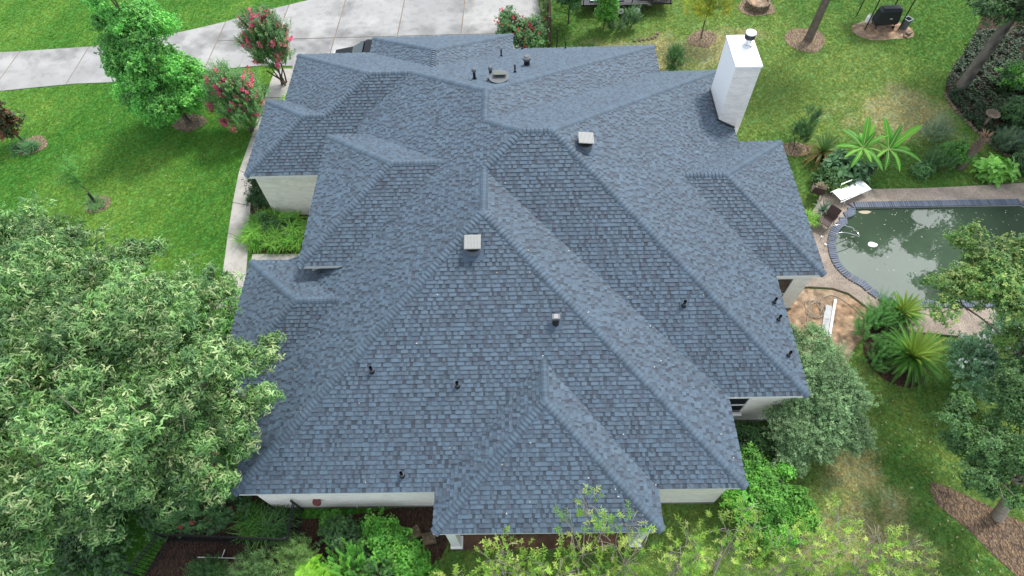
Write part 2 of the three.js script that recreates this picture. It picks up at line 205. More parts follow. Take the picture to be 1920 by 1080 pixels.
// ---------------------------------------------------------------- the pool
const arc = new THREE.CatmullRomCurve3([[14.34, -17.16], [13.92, -16.85], [13.60, -16.36], [13.42, -15.7], [13.42, -15.05], [13.68, -14.5], [14.17, -14.06]].map((p) => V3(p[0], 0, p[1]))).getSpacedPoints(20).map((p) => [p.x, p.z]);
const POOL = [[22.3, -18.04], [14.93, -18.07], [14.88, -17.82], [14.74, -17.62], [14.55, -17.52], [14.38, -17.50], ...arc, [14.32, -13.78], [14.6, -13.45], [14.9, -13.22], [15.2, -13.1], [22.3, -13.0], [22.9, -13.5], [23.3, -14.3], [23.5, -15.5], [23.3, -16.7], [22.9, -17.5]];
{
  const off = (P, d) => P.map((p, i) => { const a = P[(i + P.length - 1) % P.length], b = P[(i + 1) % P.length], tx = b[0] - a[0], tz = b[1] - a[1], l = Math.hypot(tx, tz); return [p[0] - tz / l * d, p[1] + tx / l * d]; });
  let s = 0; POOL.forEach((p, i) => { const q = POOL[(i + 1) % POOL.length]; s += p[0] * q[1] - q[0] * p[1]; }); const sg = s > 0 ? -1 : 1;
  struct('pool_deck', slab(DECK, 0.0, 0.10, 0.01, [off(POOL, sg * 0.05)]), M.pebble, 'pinkish pebble concrete deck round the swimming pool', 'deck');
  const wallMat = std([0.42, 0.42, 0.34], 0.6);
  struct('pool_wall', slab(off(POOL, sg * 0.06), 0.002, 0.105, 0, [POOL]), wallMat, 'stained waterline band inside the pool edge', 'pool');
  const wt = dataTex(256, (u, v) => 0.5 + 0.5 * (fbm(u * 7, v * 7, 3, 7) - 0.5) + 0.10 * (fbm(u * 34, v * 34, 2, 34) - 0.5), false, 1 / 4), wc = dataTex(256, (u, v) => { const a = 0.86 + 0.3 * (fbm(u * 5, v * 5, 5, 5) - 0.5); return [a, a, a * 0.97]; }, true, 1 / 9);
  struct('pool_water', sheet(POOL, 0.03), std([0.078, 0.125, 0.085], 0.015, { ior: 2.0, map: wc, bumpMap: wt, bumpScale: 0.005 }), 'murky green swimming pool water mirroring sky and trees', 'water');
  const cop = tag(new THREE.Group(), 'blue grey brick coping round the swimming pool', 'coping', null, 'structure'); cop.name = 'pool_coping'; scene.add(cop);
  const curve = new THREE.CurvePath(); for (let i = 0; i < POOL.length; i++) { const a = POOL[i], b = POOL[(i + 1) % POOL.length]; curve.add(new THREE.LineCurve3(V3(a[0], 0, a[1]), V3(b[0], 0, b[1]))); }
  const L = curve.getLength(), n = 262, geo = [0, 1, 2].map((i) => rbox(L / n * 0.90, 0.055, 0.33, 0.008)), mats = [[0.13, 0.17, 0.25], [0.16, 0.20, 0.28], [0.11, 0.145, 0.21], [0.18, 0.21, 0.27]].map((c) => std(c, 0.7, { map: texGranule }));
  for (let i = 0; i < n; i++) {
    const t = (i + 0.5) / n, p = curve.getPointAt(t), a = curve.getPointAt((i + 0.1) / n), b = curve.getPointAt((i + 0.9) / n), d = b.sub(a).normalize(), nx = -d.z * sg, nz = d.x * sg, o = mesh('brick', geo[i % 3], mats[Math.floor(hash(i, 3) * 4)], cop);
    o.position.set(p.x + nx * 0.135, 0.128 + 0.004 * hash(i, 8), p.z + nz * 0.135); o.rotation.y = Math.atan2(-d.z, d.x);
  }
}

// ---------------------------------------------------------------- the house
const V = {
  b1FL: [-8.983, 2.899, -5.035], b1FR: [6.594, 2.899, -5.035], b1rS: [-1.249, 6.736, -12.761], b1rN: [-1.249, 6.736, -14.591], b1R_F2: [6.594, 2.899, -7.952], b2FR: [9.227, 2.899, -7.952], b2rL: [0.066, 7.389, -15.720], b2rR: [1.054, 7.389, -15.720], b2BR: [9.227, 2.899, -24.183],
  b3rS: [-1.266, 6.728, -16.966], b3rN: [-1.266, 6.728, -18.603], b3BR: [6.530, 2.899, -26.140], b3R_B2: [6.530, 2.899, -24.183], b4rL: [-6.327, 5.087, -21.832], b4rR: [-4.572, 5.087, -21.832], b4BL: [-10.810, 2.899, -26.140],
  b5FL: [-11.638, 2.899, -18.171], b5BL: [-11.638, 2.899, -22.826], b5rL: [-9.145, 4.191, -20.332], b5rR: [-8.163, 4.191, -20.332], b6FL: [-7.889, 4.278, -12.520], b6BL: [-7.889, 4.278, -19.010], b6rL: [-4.645, 5.959, -15.765], b6rR: [-2.815, 5.959, -15.765], b6F_L: [-6.203, 4.278, -12.520],
  b7BL: [-10.390, 2.899, -13.764], b7FL: [-10.390, 2.899, -8.512], b7rL: [-7.764, 4.260, -11.138], b7rR: [-6.241, 4.260, -11.138], b7F_L: [-8.983, 2.899, -8.512], b8FR: [11.047, 2.899, -12.650], b8BR: [11.047, 2.899, -19.481], b8rR: [7.632, 4.669, -16.066], b8rL: [6.006, 4.669, -16.066], b8F_R: [9.227, 2.899, -12.650], b8B_R: [9.227, 2.899, -19.481],
  b10FL: [-2.779, 2.899, -3.823], b10FR: [3.928, 2.899, -3.823], b10rS: [0.575, 4.636, -7.176], b10rN: [0.575, 4.636, -8.533], b10L_F: [-2.779, 2.899, -5.035], b10R_F: [3.928, 2.899, -5.035], b9BL: [-7.255, 2.899, -27.318], b9BR: [-0.315, 2.899, -27.318], b9rN: [-3.785, 4.697, -23.848], b9rS: [-3.785, 4.697, -22.601], b9L_B: [-7.255, 2.899, -26.140], b9R_B: [-0.315, 2.899, -26.140],
  b5B_L4: [-10.810, 2.899, -22.826], b7B_L: [-8.983, 2.899, -13.764], b6B_L: [-6.203, 4.278, -19.010], cutA: [-6.8, 3.982, -19.98], cutB: [-6.8, 3.982, -13.764], cutC: [-6.8, 2.899, -18.171],
};
const SLOPES = {   // first two points span the eave's direction, e = eave height
  L: ['b1FL b1rS b1rN b2rL b3rS b3rN b4rR cutA cutB b7B_L b7rR b7F_L', [0, 0, 1]], F1: ['b1FL b10L_F b10rN b10R_F b1FR b1rS', [1, 0, 0]], R1: ['b1R_F2 b1rN b1rS b1FR', [0, 0, -1]], F2: ['b2FR b2rR b2rL b1rN b1R_F2', [1, 0, 0]],
  R2: ['b2BR b2rR b2FR b8F_R b8rL b8B_R', [0, 0, -1]], B2: ['b3R_B2 b3rS b2rL b2rR b2BR', [-1, 0, 0]], R3: ['b3BR b3rN b3rS b3R_B2', [0, 0, -1]], B3: ['b4BL b4rL b4rR b3rN b3BR b9R_B b9rS b9L_B', [-1, 0, 0]],
  F4: ['b5FL b5rL b5rR b4rL b4rR cutA cutC', [1, 0, 0]], L4: ['b4rL b4BL b5B_L4 b5rR', [0, 0, 1]], B5: ['b5BL b5rL b5rR b5B_L4', [-1, 0, 0]], L5: ['b5FL b5BL b5rL', [0, 0, 1]],
  F6: ['b6FL b6F_L b6rR b6rL', [1, 0, 0]], L6: ['b6FL b6rL b6BL', [0, 0, 1]], B6: ['b6BL b6rL b6rR b6B_L', [-1, 0, 0]], F7: ['b7FL b7F_L b7rR b7rL', [1, 0, 0]], L7: ['b7FL b7rL b7BL', [0, 0, 1]], B7: ['b7BL b7rL b7rR b7B_L', [-1, 0, 0]],
  F8: ['b8FR b8rR b8rL b8F_R', [1, 0, 0]], R8: ['b8FR b8BR b8rR', [0, 0, -1]], B8: ['b8BR b8rR b8rL b8B_R', [-1, 0, 0]], l10: ['b10L_F b10FL b10rS b10rN', [0, 0, 1]], r10: ['b10R_F b10FR b10rS b10rN', [0, 0, -1]], F10: ['b10FL b10FR b10rS', [1, 0, 0]],
  l9: ['b9L_B b9BL b9rN b9rS', [0, 0, 1]], r9: ['b9R_B b9BR b9rN b9rS', [0, 0, -1]], B9: ['b9BL b9BR b9rN', [-1, 0, 0]],
};
const house = thing('house', 'large white brick house under a sprawling blue grey shingled hip roof', 'house');
for (const k in SLOPES) {
  const [ids, e] = SLOPES[k], pts = ids.split(' ').map((i) => V3(...V[i])), E = V3(...e), N = V3();
  for (let i = 0; i < pts.length; i++) { const a = pts[i], b = pts[(i + 1) % pts.length]; N.x += (a.y - b.y) * (a.z + b.z); N.y += (a.z - b.z) * (a.x + b.x); N.z += (a.x - b.x) * (a.y + b.y); }
  N.normalize(); if (N.y < 0) N.negate();
  const S = N.clone().cross(E).normalize(); if (S.y < 0) S.negate();
  const ey = k.endsWith('6') ? 4.278 : 2.899; let o = pts.find((p) => Math.abs(p.y - ey) < 1e-3); o = o.clone();
  const flat = pts.map((p) => { const d = p.clone().sub(o); return new THREE.Vector2(d.dot(E), d.dot(S)); });
  if (THREE.ShapeUtils.isClockWise(flat)) { flat.reverse(); }
  SLOPES[k] = { ids: ids.split(' '), E, S, N, o, flat, tris: THREE.ShapeUtils.triangulateShape(flat, []).map((t) => { const q = t.map((i) => flat[i]); return THREE.ShapeUtils.isClockWise(q) ? q.reverse() : q; }) };
}
const roofPt = (s, u, v, h) => s.o.clone().addScaledVector(s.E, u).addScaledVector(s.S, v).addScaledVector(s.N, h);
// roof deck below the shingles: the roof part itself
const deckGeo = []; for (const k in SLOPES) { const s = SLOPES[k], p = []; for (const t of s.tris) for (const q of t) p.push(...roofPt(s, q.x, q.y, -0.012).toArray()); const g = new THREE.BufferGeometry(); g.setAttribute('position', new THREE.Float32BufferAttribute(p, 3)); g.computeVertexNormals(); deckGeo.push(g); }
const roof = mesh('roof', deckGeo, M.deckWood, house); roof.userData.label = 'sprawling hip roof of blue grey laminated shingles';

const TONES = [[0.102, 0.162, 0.224], [0.090, 0.144, 0.202], [0.078, 0.122, 0.172], [0.078, 0.110, 0.156], [0.060, 0.088, 0.126], [0.046, 0.066, 0.094], [0.096, 0.142, 0.196]];
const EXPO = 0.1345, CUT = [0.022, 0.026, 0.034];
const viewSize = (p, n, area) => { const d = camera.position.clone().sub(p), l = d.length(); return area * Math.max(0, d.dot(n)) / (l * l * l); };
const tabs = [], rest = { p: [], c: [], u: [] };
const tri = (B, a, b, c, ca, cb, cc, ua, ub, uc) => { B.p.push(a.x, a.y, a.z, b.x, b.y, b.z, c.x, c.y, c.z); B.c.push(...ca, ...cb, ...cc); B.u.push(...ua, ...ub, ...uc); };
function tabInto(B, s, poly, v0, lift, tone) {
  if (tone[0] < 1) { const k = 0.90 + 0.20 * fbm(poly[0][0] * 0.7 + s.o.x, poly[0][1] * 0.35 + s.o.z, 3); tone = tone.map((q) => q * k); }   // batches of shingles differ a little in tone        // poly: convex [u, v] outline of an exposed tab; its butt edge is lifted off the course below
  const hgt = (v) => mix(lift, 0.0015, (v - v0) / EXPO), pt = poly.map((q) => roofPt(s, q[0], q[1], hgt(q[1]))), uv = poly.map((q) => [q[0], q[1]]);
  for (let i = 1; i < pt.length - 1; i++) tri(B, pt[0], pt[i], pt[i + 1], tone, tone, tone, uv[0], uv[i], uv[i + 1]);
  for (let i = 0; i < pt.length; i++) {
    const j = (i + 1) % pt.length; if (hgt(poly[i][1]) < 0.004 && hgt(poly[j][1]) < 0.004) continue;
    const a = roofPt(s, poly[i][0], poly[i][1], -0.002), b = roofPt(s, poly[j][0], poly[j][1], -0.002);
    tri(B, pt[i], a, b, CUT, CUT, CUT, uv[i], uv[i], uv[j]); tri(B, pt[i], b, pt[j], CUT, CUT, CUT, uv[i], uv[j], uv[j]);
  }
}
function clipConvex(poly, t) { let p = poly; for (let i = 0; i < t.length && p.length; i++) { const a = t[i], b = t[(i + 1) % t.length], nx = -(b.y - a.y), ny = b.x - a.x; p = clipHalf(p, nx, ny, nx * a.x + ny * a.y); } return p; }
{
  const r = rng(77), wide = [0.09, 0.12, 0.16, 0.22], slim = [0.065, 0.09, 0.125];
  for (const k in SLOPES) {
    const s = SLOPES[k], F = s.flat.map((q) => [q.x, q.y]), u0 = Math.min(...F.map((q) => q[0])), u1 = Math.max(...F.map((q) => q[0])), v1 = Math.max(...F.map((q) => q[1]));
    for (let row = 0; row * EXPO < v1; row++) {
      const v0 = row * EXPO, vt = v0 + EXPO, ve = row ? v0 : -0.025; let u = u0 - r() * 0.4, up = r() < 0.5, last = -1;
      while (u < u1) {
        const w = up ? wide[Math.floor(r() * 4)] : slim[Math.floor(r() * 3)], lift = up ? 0.026 : 0.012; let ti;
        do { const q = r(); ti = up ? (q < 0.36 ? 0 : q < 0.62 ? 1 : q < 0.74 ? 6 : q < 0.90 ? 2 : 3) : (q < 0.22 ? 5 : q < 0.52 ? 4 : q < 0.76 ? 3 : 2); } while (ti === last && r() < 0.5);
        last = ti; const tone = TONES[ti], quad = [[u, ve], [u + w, ve], [u + w, vt], [u, vt]], c = [u + w / 2, v0 + EXPO / 2];
        const inside = quad.every((q) => inPoly(q[0], Math.max(q[1], 0.001), F));
        if (inside) { const p = roofPt(s, c[0], c[1], 0); tabs.push({ s, quad, v0, lift, tone, ti, w, up, size: row ? viewSize(p, s.N, w * EXPO) : 0 }); }
        else { const q0 = row ? quad : [[u, 0], [u + w, 0], [u + w, vt], [u, vt]]; for (const t of s.tris) { const p = clipConvex(q0, t); if (p.length > 2) tabInto(rest, s, p, v0, lift, tone); } }
        u += w; if (r() < 0.82) up = !up;
      }
    }
  }
  tabs.sort((a, b) => b.size - a.size);
  const shared = {}, mats = TONES.map((c) => { const m = M.shingle.clone(); m.color.setRGB(...c); m.vertexColors = true; return m; });
  const mtx = new THREE.Matrix4();
  tabs.forEach((t, i) => {
    if (i >= 300) return tabInto(rest, t.s, t.quad, t.v0, t.lift, t.tone);
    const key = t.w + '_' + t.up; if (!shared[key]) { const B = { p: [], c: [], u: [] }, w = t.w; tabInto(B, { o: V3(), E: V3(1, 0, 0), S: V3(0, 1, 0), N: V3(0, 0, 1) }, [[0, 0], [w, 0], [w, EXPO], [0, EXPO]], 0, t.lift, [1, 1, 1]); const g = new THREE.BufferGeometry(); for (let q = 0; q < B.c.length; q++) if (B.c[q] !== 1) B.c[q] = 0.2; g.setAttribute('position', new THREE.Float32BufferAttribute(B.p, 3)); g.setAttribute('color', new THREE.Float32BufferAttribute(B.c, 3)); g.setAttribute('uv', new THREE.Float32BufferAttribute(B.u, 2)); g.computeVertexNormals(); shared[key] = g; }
    const o = mesh('shingle', shared[key], mats[t.ti], roof); mtx.makeBasis(t.s.E, t.s.S, t.s.E.clone().cross(t.s.S)); if (t.s.E.clone().cross(t.s.S).dot(t.s.N) < 0) { /* mirrored frame: turn round */ }
    o.quaternion.setFromRotationMatrix(mtx); o.position.copy(roofPt(t.s, t.quad[0][0], t.v0, 0));
  });
  const g = new THREE.BufferGeometry(); g.setAttribute('position', new THREE.Float32BufferAttribute(rest.p, 3)); g.setAttribute('color', new THREE.Float32BufferAttribute(rest.c, 3)); g.setAttribute('uv', new THREE.Float32BufferAttribute(rest.u, 2)); g.computeVertexNormals();
  const o = mesh('shingles', g, M.shingle, roof); o.userData.kind = 'stuff';
}
// hip and ridge caps: bent shingles laid one over the other from the eave upwards
const HIPS = 'b1FL b1rS L F1;b1FR b1rS R1 F1;b1rN b1rS L R1;b1rN b2rL L F2;b2rL b2rR F2 B2;b2FR b2rR F2 R2;b2BR b2rR R2 B2;b3rS b2rL L B2;b3rN b3rS L R3;b4rR b3rN L B3;b3BR b3rN R3 B3;b4rL b4rR F4 B3;b4BL b4rL L4 B3;b5rR b4rL L4 F4;b5rL b5rR F4 B5;b5FL b5rL L5 F4;b5BL b5rL L5 B5;b6FL b6rL L6 F6;b6BL b6rL L6 B6;b6rL b6rR F6 B6;b7FL b7rL L7 F7;b7BL b7rL L7 B7;b7rL b7rR F7 B7;b8FR b8rR R8 F8;b8BR b8rR R8 B8;b8rL b8rR F8 B8;b10FL b10rS l10 F10;b10FR b10rS r10 F10;b10rN b10rS l10 r10;b9BL b9rN l9 B9;b9BR b9rN r9 B9;b9rS b9rN l9 r9';
{
  const r = rng(5), all = [], capTones = [[0.090, 0.143, 0.200], [0.084, 0.133, 0.186], [0.098, 0.155, 0.216], [0.074, 0.116, 0.163]];
  for (const h of HIPS.split(';')) {
    const [a, b, k1, k2] = h.split(' '), A = V3(...V[a]), B = V3(...V[b]), D = B.clone().sub(A), L = D.length(); D.normalize();
    const side = (k) => { const n = SLOPES[k].N, c = SLOPES[k].flat; let w = n.clone().cross(D).normalize(); const mid = A.clone().lerp(B, 0.5), cen = V3(); for (const q of c) cen.add(roofPt(SLOPES[k], q.x, q.y, 0)); cen.multiplyScalar(1 / c.length); if (cen.sub(mid).dot(w) < 0) w.negate(); return w; };
    const w1 = side(k1), w2 = side(k2), up = SLOPES[k1].N.clone().add(SLOPES[k2].N).normalize(), len = EXPO + 0.02, W = 0.165, prof = [[w1, W, -0.022], [w1, W * 0.55, 0.004], [w1, W * 0.18, 0.002], [null, 0, -0.006], [w2, W * 0.18, 0.002], [w2, W * 0.55, 0.004], [w2, W, -0.022]];
    const at = (q, t, lift) => { const p = D.clone().multiplyScalar(t); if (q[0]) p.addScaledVector(q[0], q[1]); return p.addScaledVector(up, q[2] + lift); };
    const P = { p: [], c: [], u: [] }, one = [1, 1, 1], cut = [0.2, 0.2, 0.2];
    for (let i = 0; i < prof.length - 1; i++) {
      const a0 = at(prof[i], 0, 0.048), b0 = at(prof[i + 1], 0, 0.048), a1 = at(prof[i], len, 0.020), b1 = at(prof[i + 1], len, 0.020), a2 = at(prof[i], 0, 0.004), b2 = at(prof[i + 1], 0, 0.004), u0 = [i * 0.05, 0], u1 = [i * 0.05 + 0.05, 0], u2 = [i * 0.05, 0.14], u3 = [i * 0.05 + 0.05, 0.14];
      tri(P, a0, b0, b1, one, one, one, u0, u1, u3); tri(P, a0, b1, a1, one, one, one, u0, u3, u2); tri(P, a0, a2, b2, cut, cut, cut, u0, u0, u1); tri(P, a0, b2, b0, cut, cut, cut, u0, u1, u1);
    }
    for (const q of [prof[0], prof[6]]) { const a0 = at(q, 0, 0.048), a1 = at(q, len, 0.020), b0 = at(q, 0, 0.0), b1 = at(q, len, 0.0); tri(P, a0, a1, b1, one, one, one, [0, 0], [0, 0], [0, 0]); tri(P, a0, b1, b0, one, one, one, [0, 0], [0, 0], [0, 0]); }
    const g = new THREE.BufferGeometry(); g.setAttribute('position', new THREE.Float32BufferAttribute(P.p, 3)); g.setAttribute('color', new THREE.Float32BufferAttribute(P.c, 3)); g.setAttribute('uv', new THREE.Float32BufferAttribute(P.u, 2)); g.computeVertexNormals();
    const n = Math.floor((L + 0.02) / EXPO), st = L / n; for (let i = 0; i < n; i++) { const p = A.clone().addScaledVector(D, i * st + (r() - 0.5) * 0.014).addScaledVector(w1, (r() - 0.5) * 0.012); all.push({ g, p, ti: Math.floor(r() * 4), size: viewSize(p, up, 0.3 * EXPO) }); }
  }
  all.sort((a, b) => b.size - a.size);
  const mats = capTones.map((c) => { const m = M.shingle.clone(); m.color.setRGB(...c); return m; }), far = [];
  all.forEach((c, i) => { if (i < 300) mesh('ridge_cap', c.g, mats[c.ti], roof).position.copy(c.p); else { const g = c.g.clone(), a = g.attributes.color; for (let q = 0; q < a.count; q++) a.setXYZ(q, a.getX(q) * capTones[c.ti][0], a.getY(q) * capTones[c.ti][1], a.getZ(q) * capTones[c.ti][2]); g.translate(c.p.x, c.p.y, c.p.z); far.push(g); } });
  const o = mesh('ridge_caps', mergeGeometries(far), M.shingle, roof); o.userData.kind = 'stuff';
}
// walls, soffit, fascia
{
  const wg = []; for (let i = 0; i < HOUSE.length; i++) { const a = HOUSE[i], b = HOUSE[(i + 1) % HOUSE.length], L = Math.hypot(b[0] - a[0], b[1] - a[1]), g = new THREE.PlaneGeometry(L, 2.73), uv = g.attributes.uv; for (let q = 0; q < 4; q++) uv.setXY(q, uv.getX(q) * L, uv.getY(q) * 2.73); g.rotateY(Math.atan2(-(b[1] - a[1]), b[0] - a[0])); g.translate((a[0] + b[0]) / 2, 1.365, (a[1] + b[1]) / 2); wg.push(g); }
  const up = (x0, x1, z0, z1, y0, y1) => { const g = box(x1 - x0, y1 - y0, z0 - z1, (x0 + x1) / 2, (y0 + y1) / 2, (z0 + z1) / 2); const uv = g.attributes.uv; for (let q = 0; q < uv.count; q++) uv.setXY(q, uv.getX(q) * 5, uv.getY(q) * 1.4); return g; };
  wg.push(up(-7.63, -4.2, -12.77, -18.76, 2.2, 4.12));
  const wall = mesh('wall', wg, M.wall, house); wall.userData.label = 'white painted brick walls';
  mesh('foundation', slab(HOUSE.map(([x, z]) => { const cx = -1, cz = -15; return [x + Math.sign(x - cx) * 0.02, z + Math.sign(z - cz) * 0.02]; }), -0.05, 0.14, 0.01), std([0.30, 0.29, 0.27], 0.9, { map: texWalk }), house);
  const EAVE = 'b1FL b10L_F b10FL b10FR b10R_F b1FR b1R_F2 b2FR b8F_R b8FR b8BR b8B_R b2BR b3R_B2 b3BR b9R_B b9BR b9BL b9L_B b4BL b5B_L4 b5BL b5FL cutC cutD b7B_L b7BL b7FL b7F_L'; V.cutD = [-6.8, 2.899, -13.764];
  mesh('soffit', sheet(EAVE.split(' ').map((i) => [V[i][0], V[i][2]]), 2.742), M.soffit, house);
  mesh('soffit', sheet(['b6FL', 'b6F_L', 'b6B_L', 'b6BL'].map((i) => [V[i][0], V[i][2]]), 4.125), M.soffit, house);
  const fas = (a, b, y) => { const A = V[a], B = V[b], L = Math.hypot(B[0] - A[0], B[2] - A[2]), ry = Math.atan2(-(B[2] - A[2]), B[0] - A[0]); mesh('fascia', box(L + 0.02, 0.155, 0.03, (A[0] + B[0]) / 2, y - 0.092, (A[2] + B[2]) / 2, ry), M.fascia, house); };
  const ids = EAVE.split(' '); ids.forEach((a, i) => { const b = ids[(i + 1) % ids.length]; if (!(a === 'cutC' || b === 'cutD')) fas(a, b, 2.899); });
  fas('b6FL', 'b6F_L', 4.278); fas('b6BL', 'b6FL', 4.278); fas('b6B_L', 'b6BL', 4.278);
  // windows: frame, sill and panes standing off the wall
  const win = (x, y, z, w, h, ry) => { const g = new THREE.Group(); g.name = 'window'; g.position.set(x, y, z); g.rotation.y = ry; house.add(g);
    mesh('frame', [box(w, 0.07, 0.08, 0, h / 2, 0.03), box(w, 0.07, 0.08, 0, -h / 2, 0.03), box(0.07, h - 0.07, 0.08, -w / 2 + 0.035, 0, 0.03), box(0.07, h - 0.07, 0.08, w / 2 - 0.035, 0, 0.03), box(w - 0.14, 0.04, 0.05, 0, 0, 0.03)], M.trim, g); mesh('pane', box(w - 0.15, h / 2 - 0.07, 0.015, 0, h / 4, 0.025), M.glass, g); mesh('pane', box(w - 0.15, h / 2 - 0.07, 0.015, 0, -h / 4, 0.02), M.glass, g); mesh('sill', box(w + 0.1, 0.06, 0.14, 0, -h / 2 - 0.06, 0.06), M.trim, g); };
  win(7.15, 1.65, -8.19, 0.9, 1.5, 0); win(9.7, 1.3, -12.89, 1.0, 2.2, 0); win(10.81, 1.5, -16, 1.8, 1.8, Math.PI / 2); win(-11.4, 1.6, -20.5, 1.4, 1.5, -Math.PI / 2); win(0.6, 1.5, -5.28, 2.4, 1.9, 0);
  // front porch under the small projecting hip
  mesh('porch_floor', slab([[-2.6, -5.27], [3.75, -5.27], [3.75, -3.85], [-2.6, -3.85]], 0.0, 0.13, 0.01), std([0.32, 0.22, 0.17], 0.85, { map: texDirt }), house);
  for (const x of [-2.36, 3.5]) { const c = mesh('column', [rbox(0.3, 2.5, 0.3, 0.01, x, 1.38, -4.06), rbox(0.40, 0.16, 0.40, 0.015, x, 0.21, -4.06), rbox(0.40, 0.12, 0.40, 0.015, x, 2.66, -4.06)], M.trim, house); }
}
// chimney
{
  const c = new THREE.Group(); c.name = 'chimney'; c.position.set(8.98, 0, -21.33); house.add(c); c.userData.label = 'tall white painted brick chimney';
  const W = 1.0, D = 1.92, g = [[0, D / 2, W, 0], [W / 2, 0, D, Math.PI / 2], [0, -D / 2, W, Math.PI]].map(([x, z, w, ry]) => { const p = new THREE.PlaneGeometry(w, 6.0), uv = p.attributes.uv; for (let q = 0; q < 4; q++) uv.setXY(q, uv.getX(q) * w, uv.getY(q) * 6.0); p.rotateY(ry); p.translate(x, 3.0, z); return p; });
  const sm = new THREE.PlaneGeometry(D, 6.0); sm.rotateY(-Math.PI / 2); sm.translate(-W / 2, 3.0, 0);
  mesh('brickwork', g, std([0.90, 0.90, 0.90], 0.7, { map: texBrickC, bumpMap: texBrickB, bumpScale: 0.012 }), c); mesh('stucco_face', sm, M.stucco, c);
  mesh('cap', [rbox(W + 0.06, 0.09, D + 0.06, 0.01, 0, 6.04, 0)], M.capMetal, c); mesh('cap_seam', [box(W + 0.05, 0.012, 0.02, 0, 6.09, -0.25)], M.galv, c);
  mesh('flue_collar', [new THREE.CylinderGeometry(0.15, 0.21, 0.10, 20).translate(0.16, 6.13, -0.28)], M.galv, c); mesh('flue', [new THREE.CylinderGeometry(0.125, 0.125, 0.34, 20).translate(0.16, 6.33, -0.28)], M.galv, c);
  mesh('flue_cap', [new THREE.CylinderGeometry(0.205, 0.205, 0.20, 24).translate(0.16, 6.56, -0.28)], M.black, c); mesh('flue_lid', [new THREE.CylinderGeometry(0.20, 0.215, 0.045, 24).translate(0.16, 6.685, -0.28)], M.capMetal, c);
  const y = (x) => 2.899 + 0.549 * (9.227 - x), f = (a, b) => rod(a, b, 0.05, 0.05, 6);
  mesh('flashing', [f([-W / 2 - 0.02, y(8.48) + 0.04, D / 2 + 0.02], [-W / 2 - 0.02, y(8.48) + 0.04, -D / 2 - 0.02]), f([-W / 2 - 0.02, y(8.48) + 0.04, D / 2 + 0.03], [0.27, y(9.25) + 0.04, D / 2 + 0.03]), f([-W / 2 - 0.02, y(8.48) + 0.04, -D / 2 - 0.03], [0.27, y(9.25) + 0.04, -D / 2 - 0.03])], M.black, c);
}
// roof vents
function vent(name, p, build) { const g = new THREE.Group(); g.name = name; g.position.set(...p); house.add(g); build(g); return g; }
const flashMat = std([0.060, 0.090, 0.128], 0.9);
const skirt = (s, r) => { const g = new THREE.BoxGeometry(r * 2, 0.008, r * 2.2); const n = SLOPES[s].N; g.applyQuaternion(new THREE.Quaternion().setFromUnitVectors(V3(0, 1, 0), n)); g.translate(n.x * 0.02, n.y * 0.02, n.z * 0.02); return g; };
const pipe = (p, s, h, r, cap) => vent('vent_pipe', p, (g) => { mesh('flashing', skirt(s, r * 2.4), flashMat, g); mesh('boot', new THREE.CylinderGeometry(r * 1.25, r * 1.9, 0.12, 14).translate(0, 0.05, 0), M.black, g); mesh('pipe', new THREE.CylinderGeometry(r, r, h, 14, 1, true).translate(0, h / 2, 0), M.black, g); if (cap) mesh('cap', [new THREE.CylinderGeometry(r * 1.5, r * 1.5, 0.07, 14).translate(0, h, 0), new THREE.SphereGeometry(r * 1.45, 12, 6, 0, 6.3, 0, 1.5).translate(0, h + 0.03, 0)], M.lead, g); else mesh('collar', new THREE.TorusGeometry(r * 1.15, 0.014, 6, 14).rotateX(Math.PI / 2).translate(0, 0.13, 0), M.lead, g); });
for (const [p, s] of [[[-4.74, 4.51, -8.28], 'F1'], [[-2.09, 4.29, -7.84], 'F1'], [[-3.79, 3.11, -5.45], 'F1'], [[5.25, 4.39, -10.53], 'F2']]) pipe(p, s, 0.30, 0.05, false);
for (const p of [[8.79, 3.14, -11.33], [8.77, 3.15, -10.63], [8.78, 3.14, -9.26]]) pipe(p, 'R2', 0.30, 0.045, false);
vent('hooded_vent', [0.98, 5.13, -9.54], (g) => { mesh('flashing', skirt('F1', 0.2), flashMat, g); mesh('pipe', new THREE.CylinderGeometry(0.10, 0.11, 0.30, 18).translate(0, 0.12, 0), M.black, g); mesh('hood', [rbox(0.26, 0.10, 0.20, 0.02, 0, 0.32, -0.03)], M.lead, g); mesh('damper', rbox(0.14, 0.02, 0.16, 0.006, 0, 0.375, -0.03), std([0.22, 0.23, 0.24], 0.5), g); }); pipe([-1.77, 5.94, -20.15], 'B3', 0.42, 0.055, true); pipe([-1.12, 6.1, -20.0], 'B3', 0.45, 0.06, true); pipe([-0.18, 5.43, -21.16], 'B3', 0.36, 0.035, false); pipe([-0.82, 3.76, -24.45], 'B3', 0.36, 0.035, false); pipe([0.15, 2.95, -26.0], 'B3', 0.32, 0.035, false); pipe([2.25, 2.95, -26.0], 'B3', 0.36, 0.035, false);
vent('vent_pipe', [0.82, 4.78, -20.63], (g) => { mesh('flashing', skirt('B2', 0.22), M.capMetal, g); mesh('base', new THREE.CylinderGeometry(0.10, 0.20, 0.24, 4, 1).rotateY(Math.PI / 4).translate(0, 0.10, 0), M.lead, g); mesh('pipe', new THREE.CylinderGeometry(0.075, 0.075, 0.42, 14).translate(0, 0.42, 0), M.black, g); mesh('cap', new THREE.SphereGeometry(0.10, 14, 8).scale(1, 0.7, 1).translate(0, 0.66, 0), std([0.30, 0.31, 0.32], 0.5), g); });
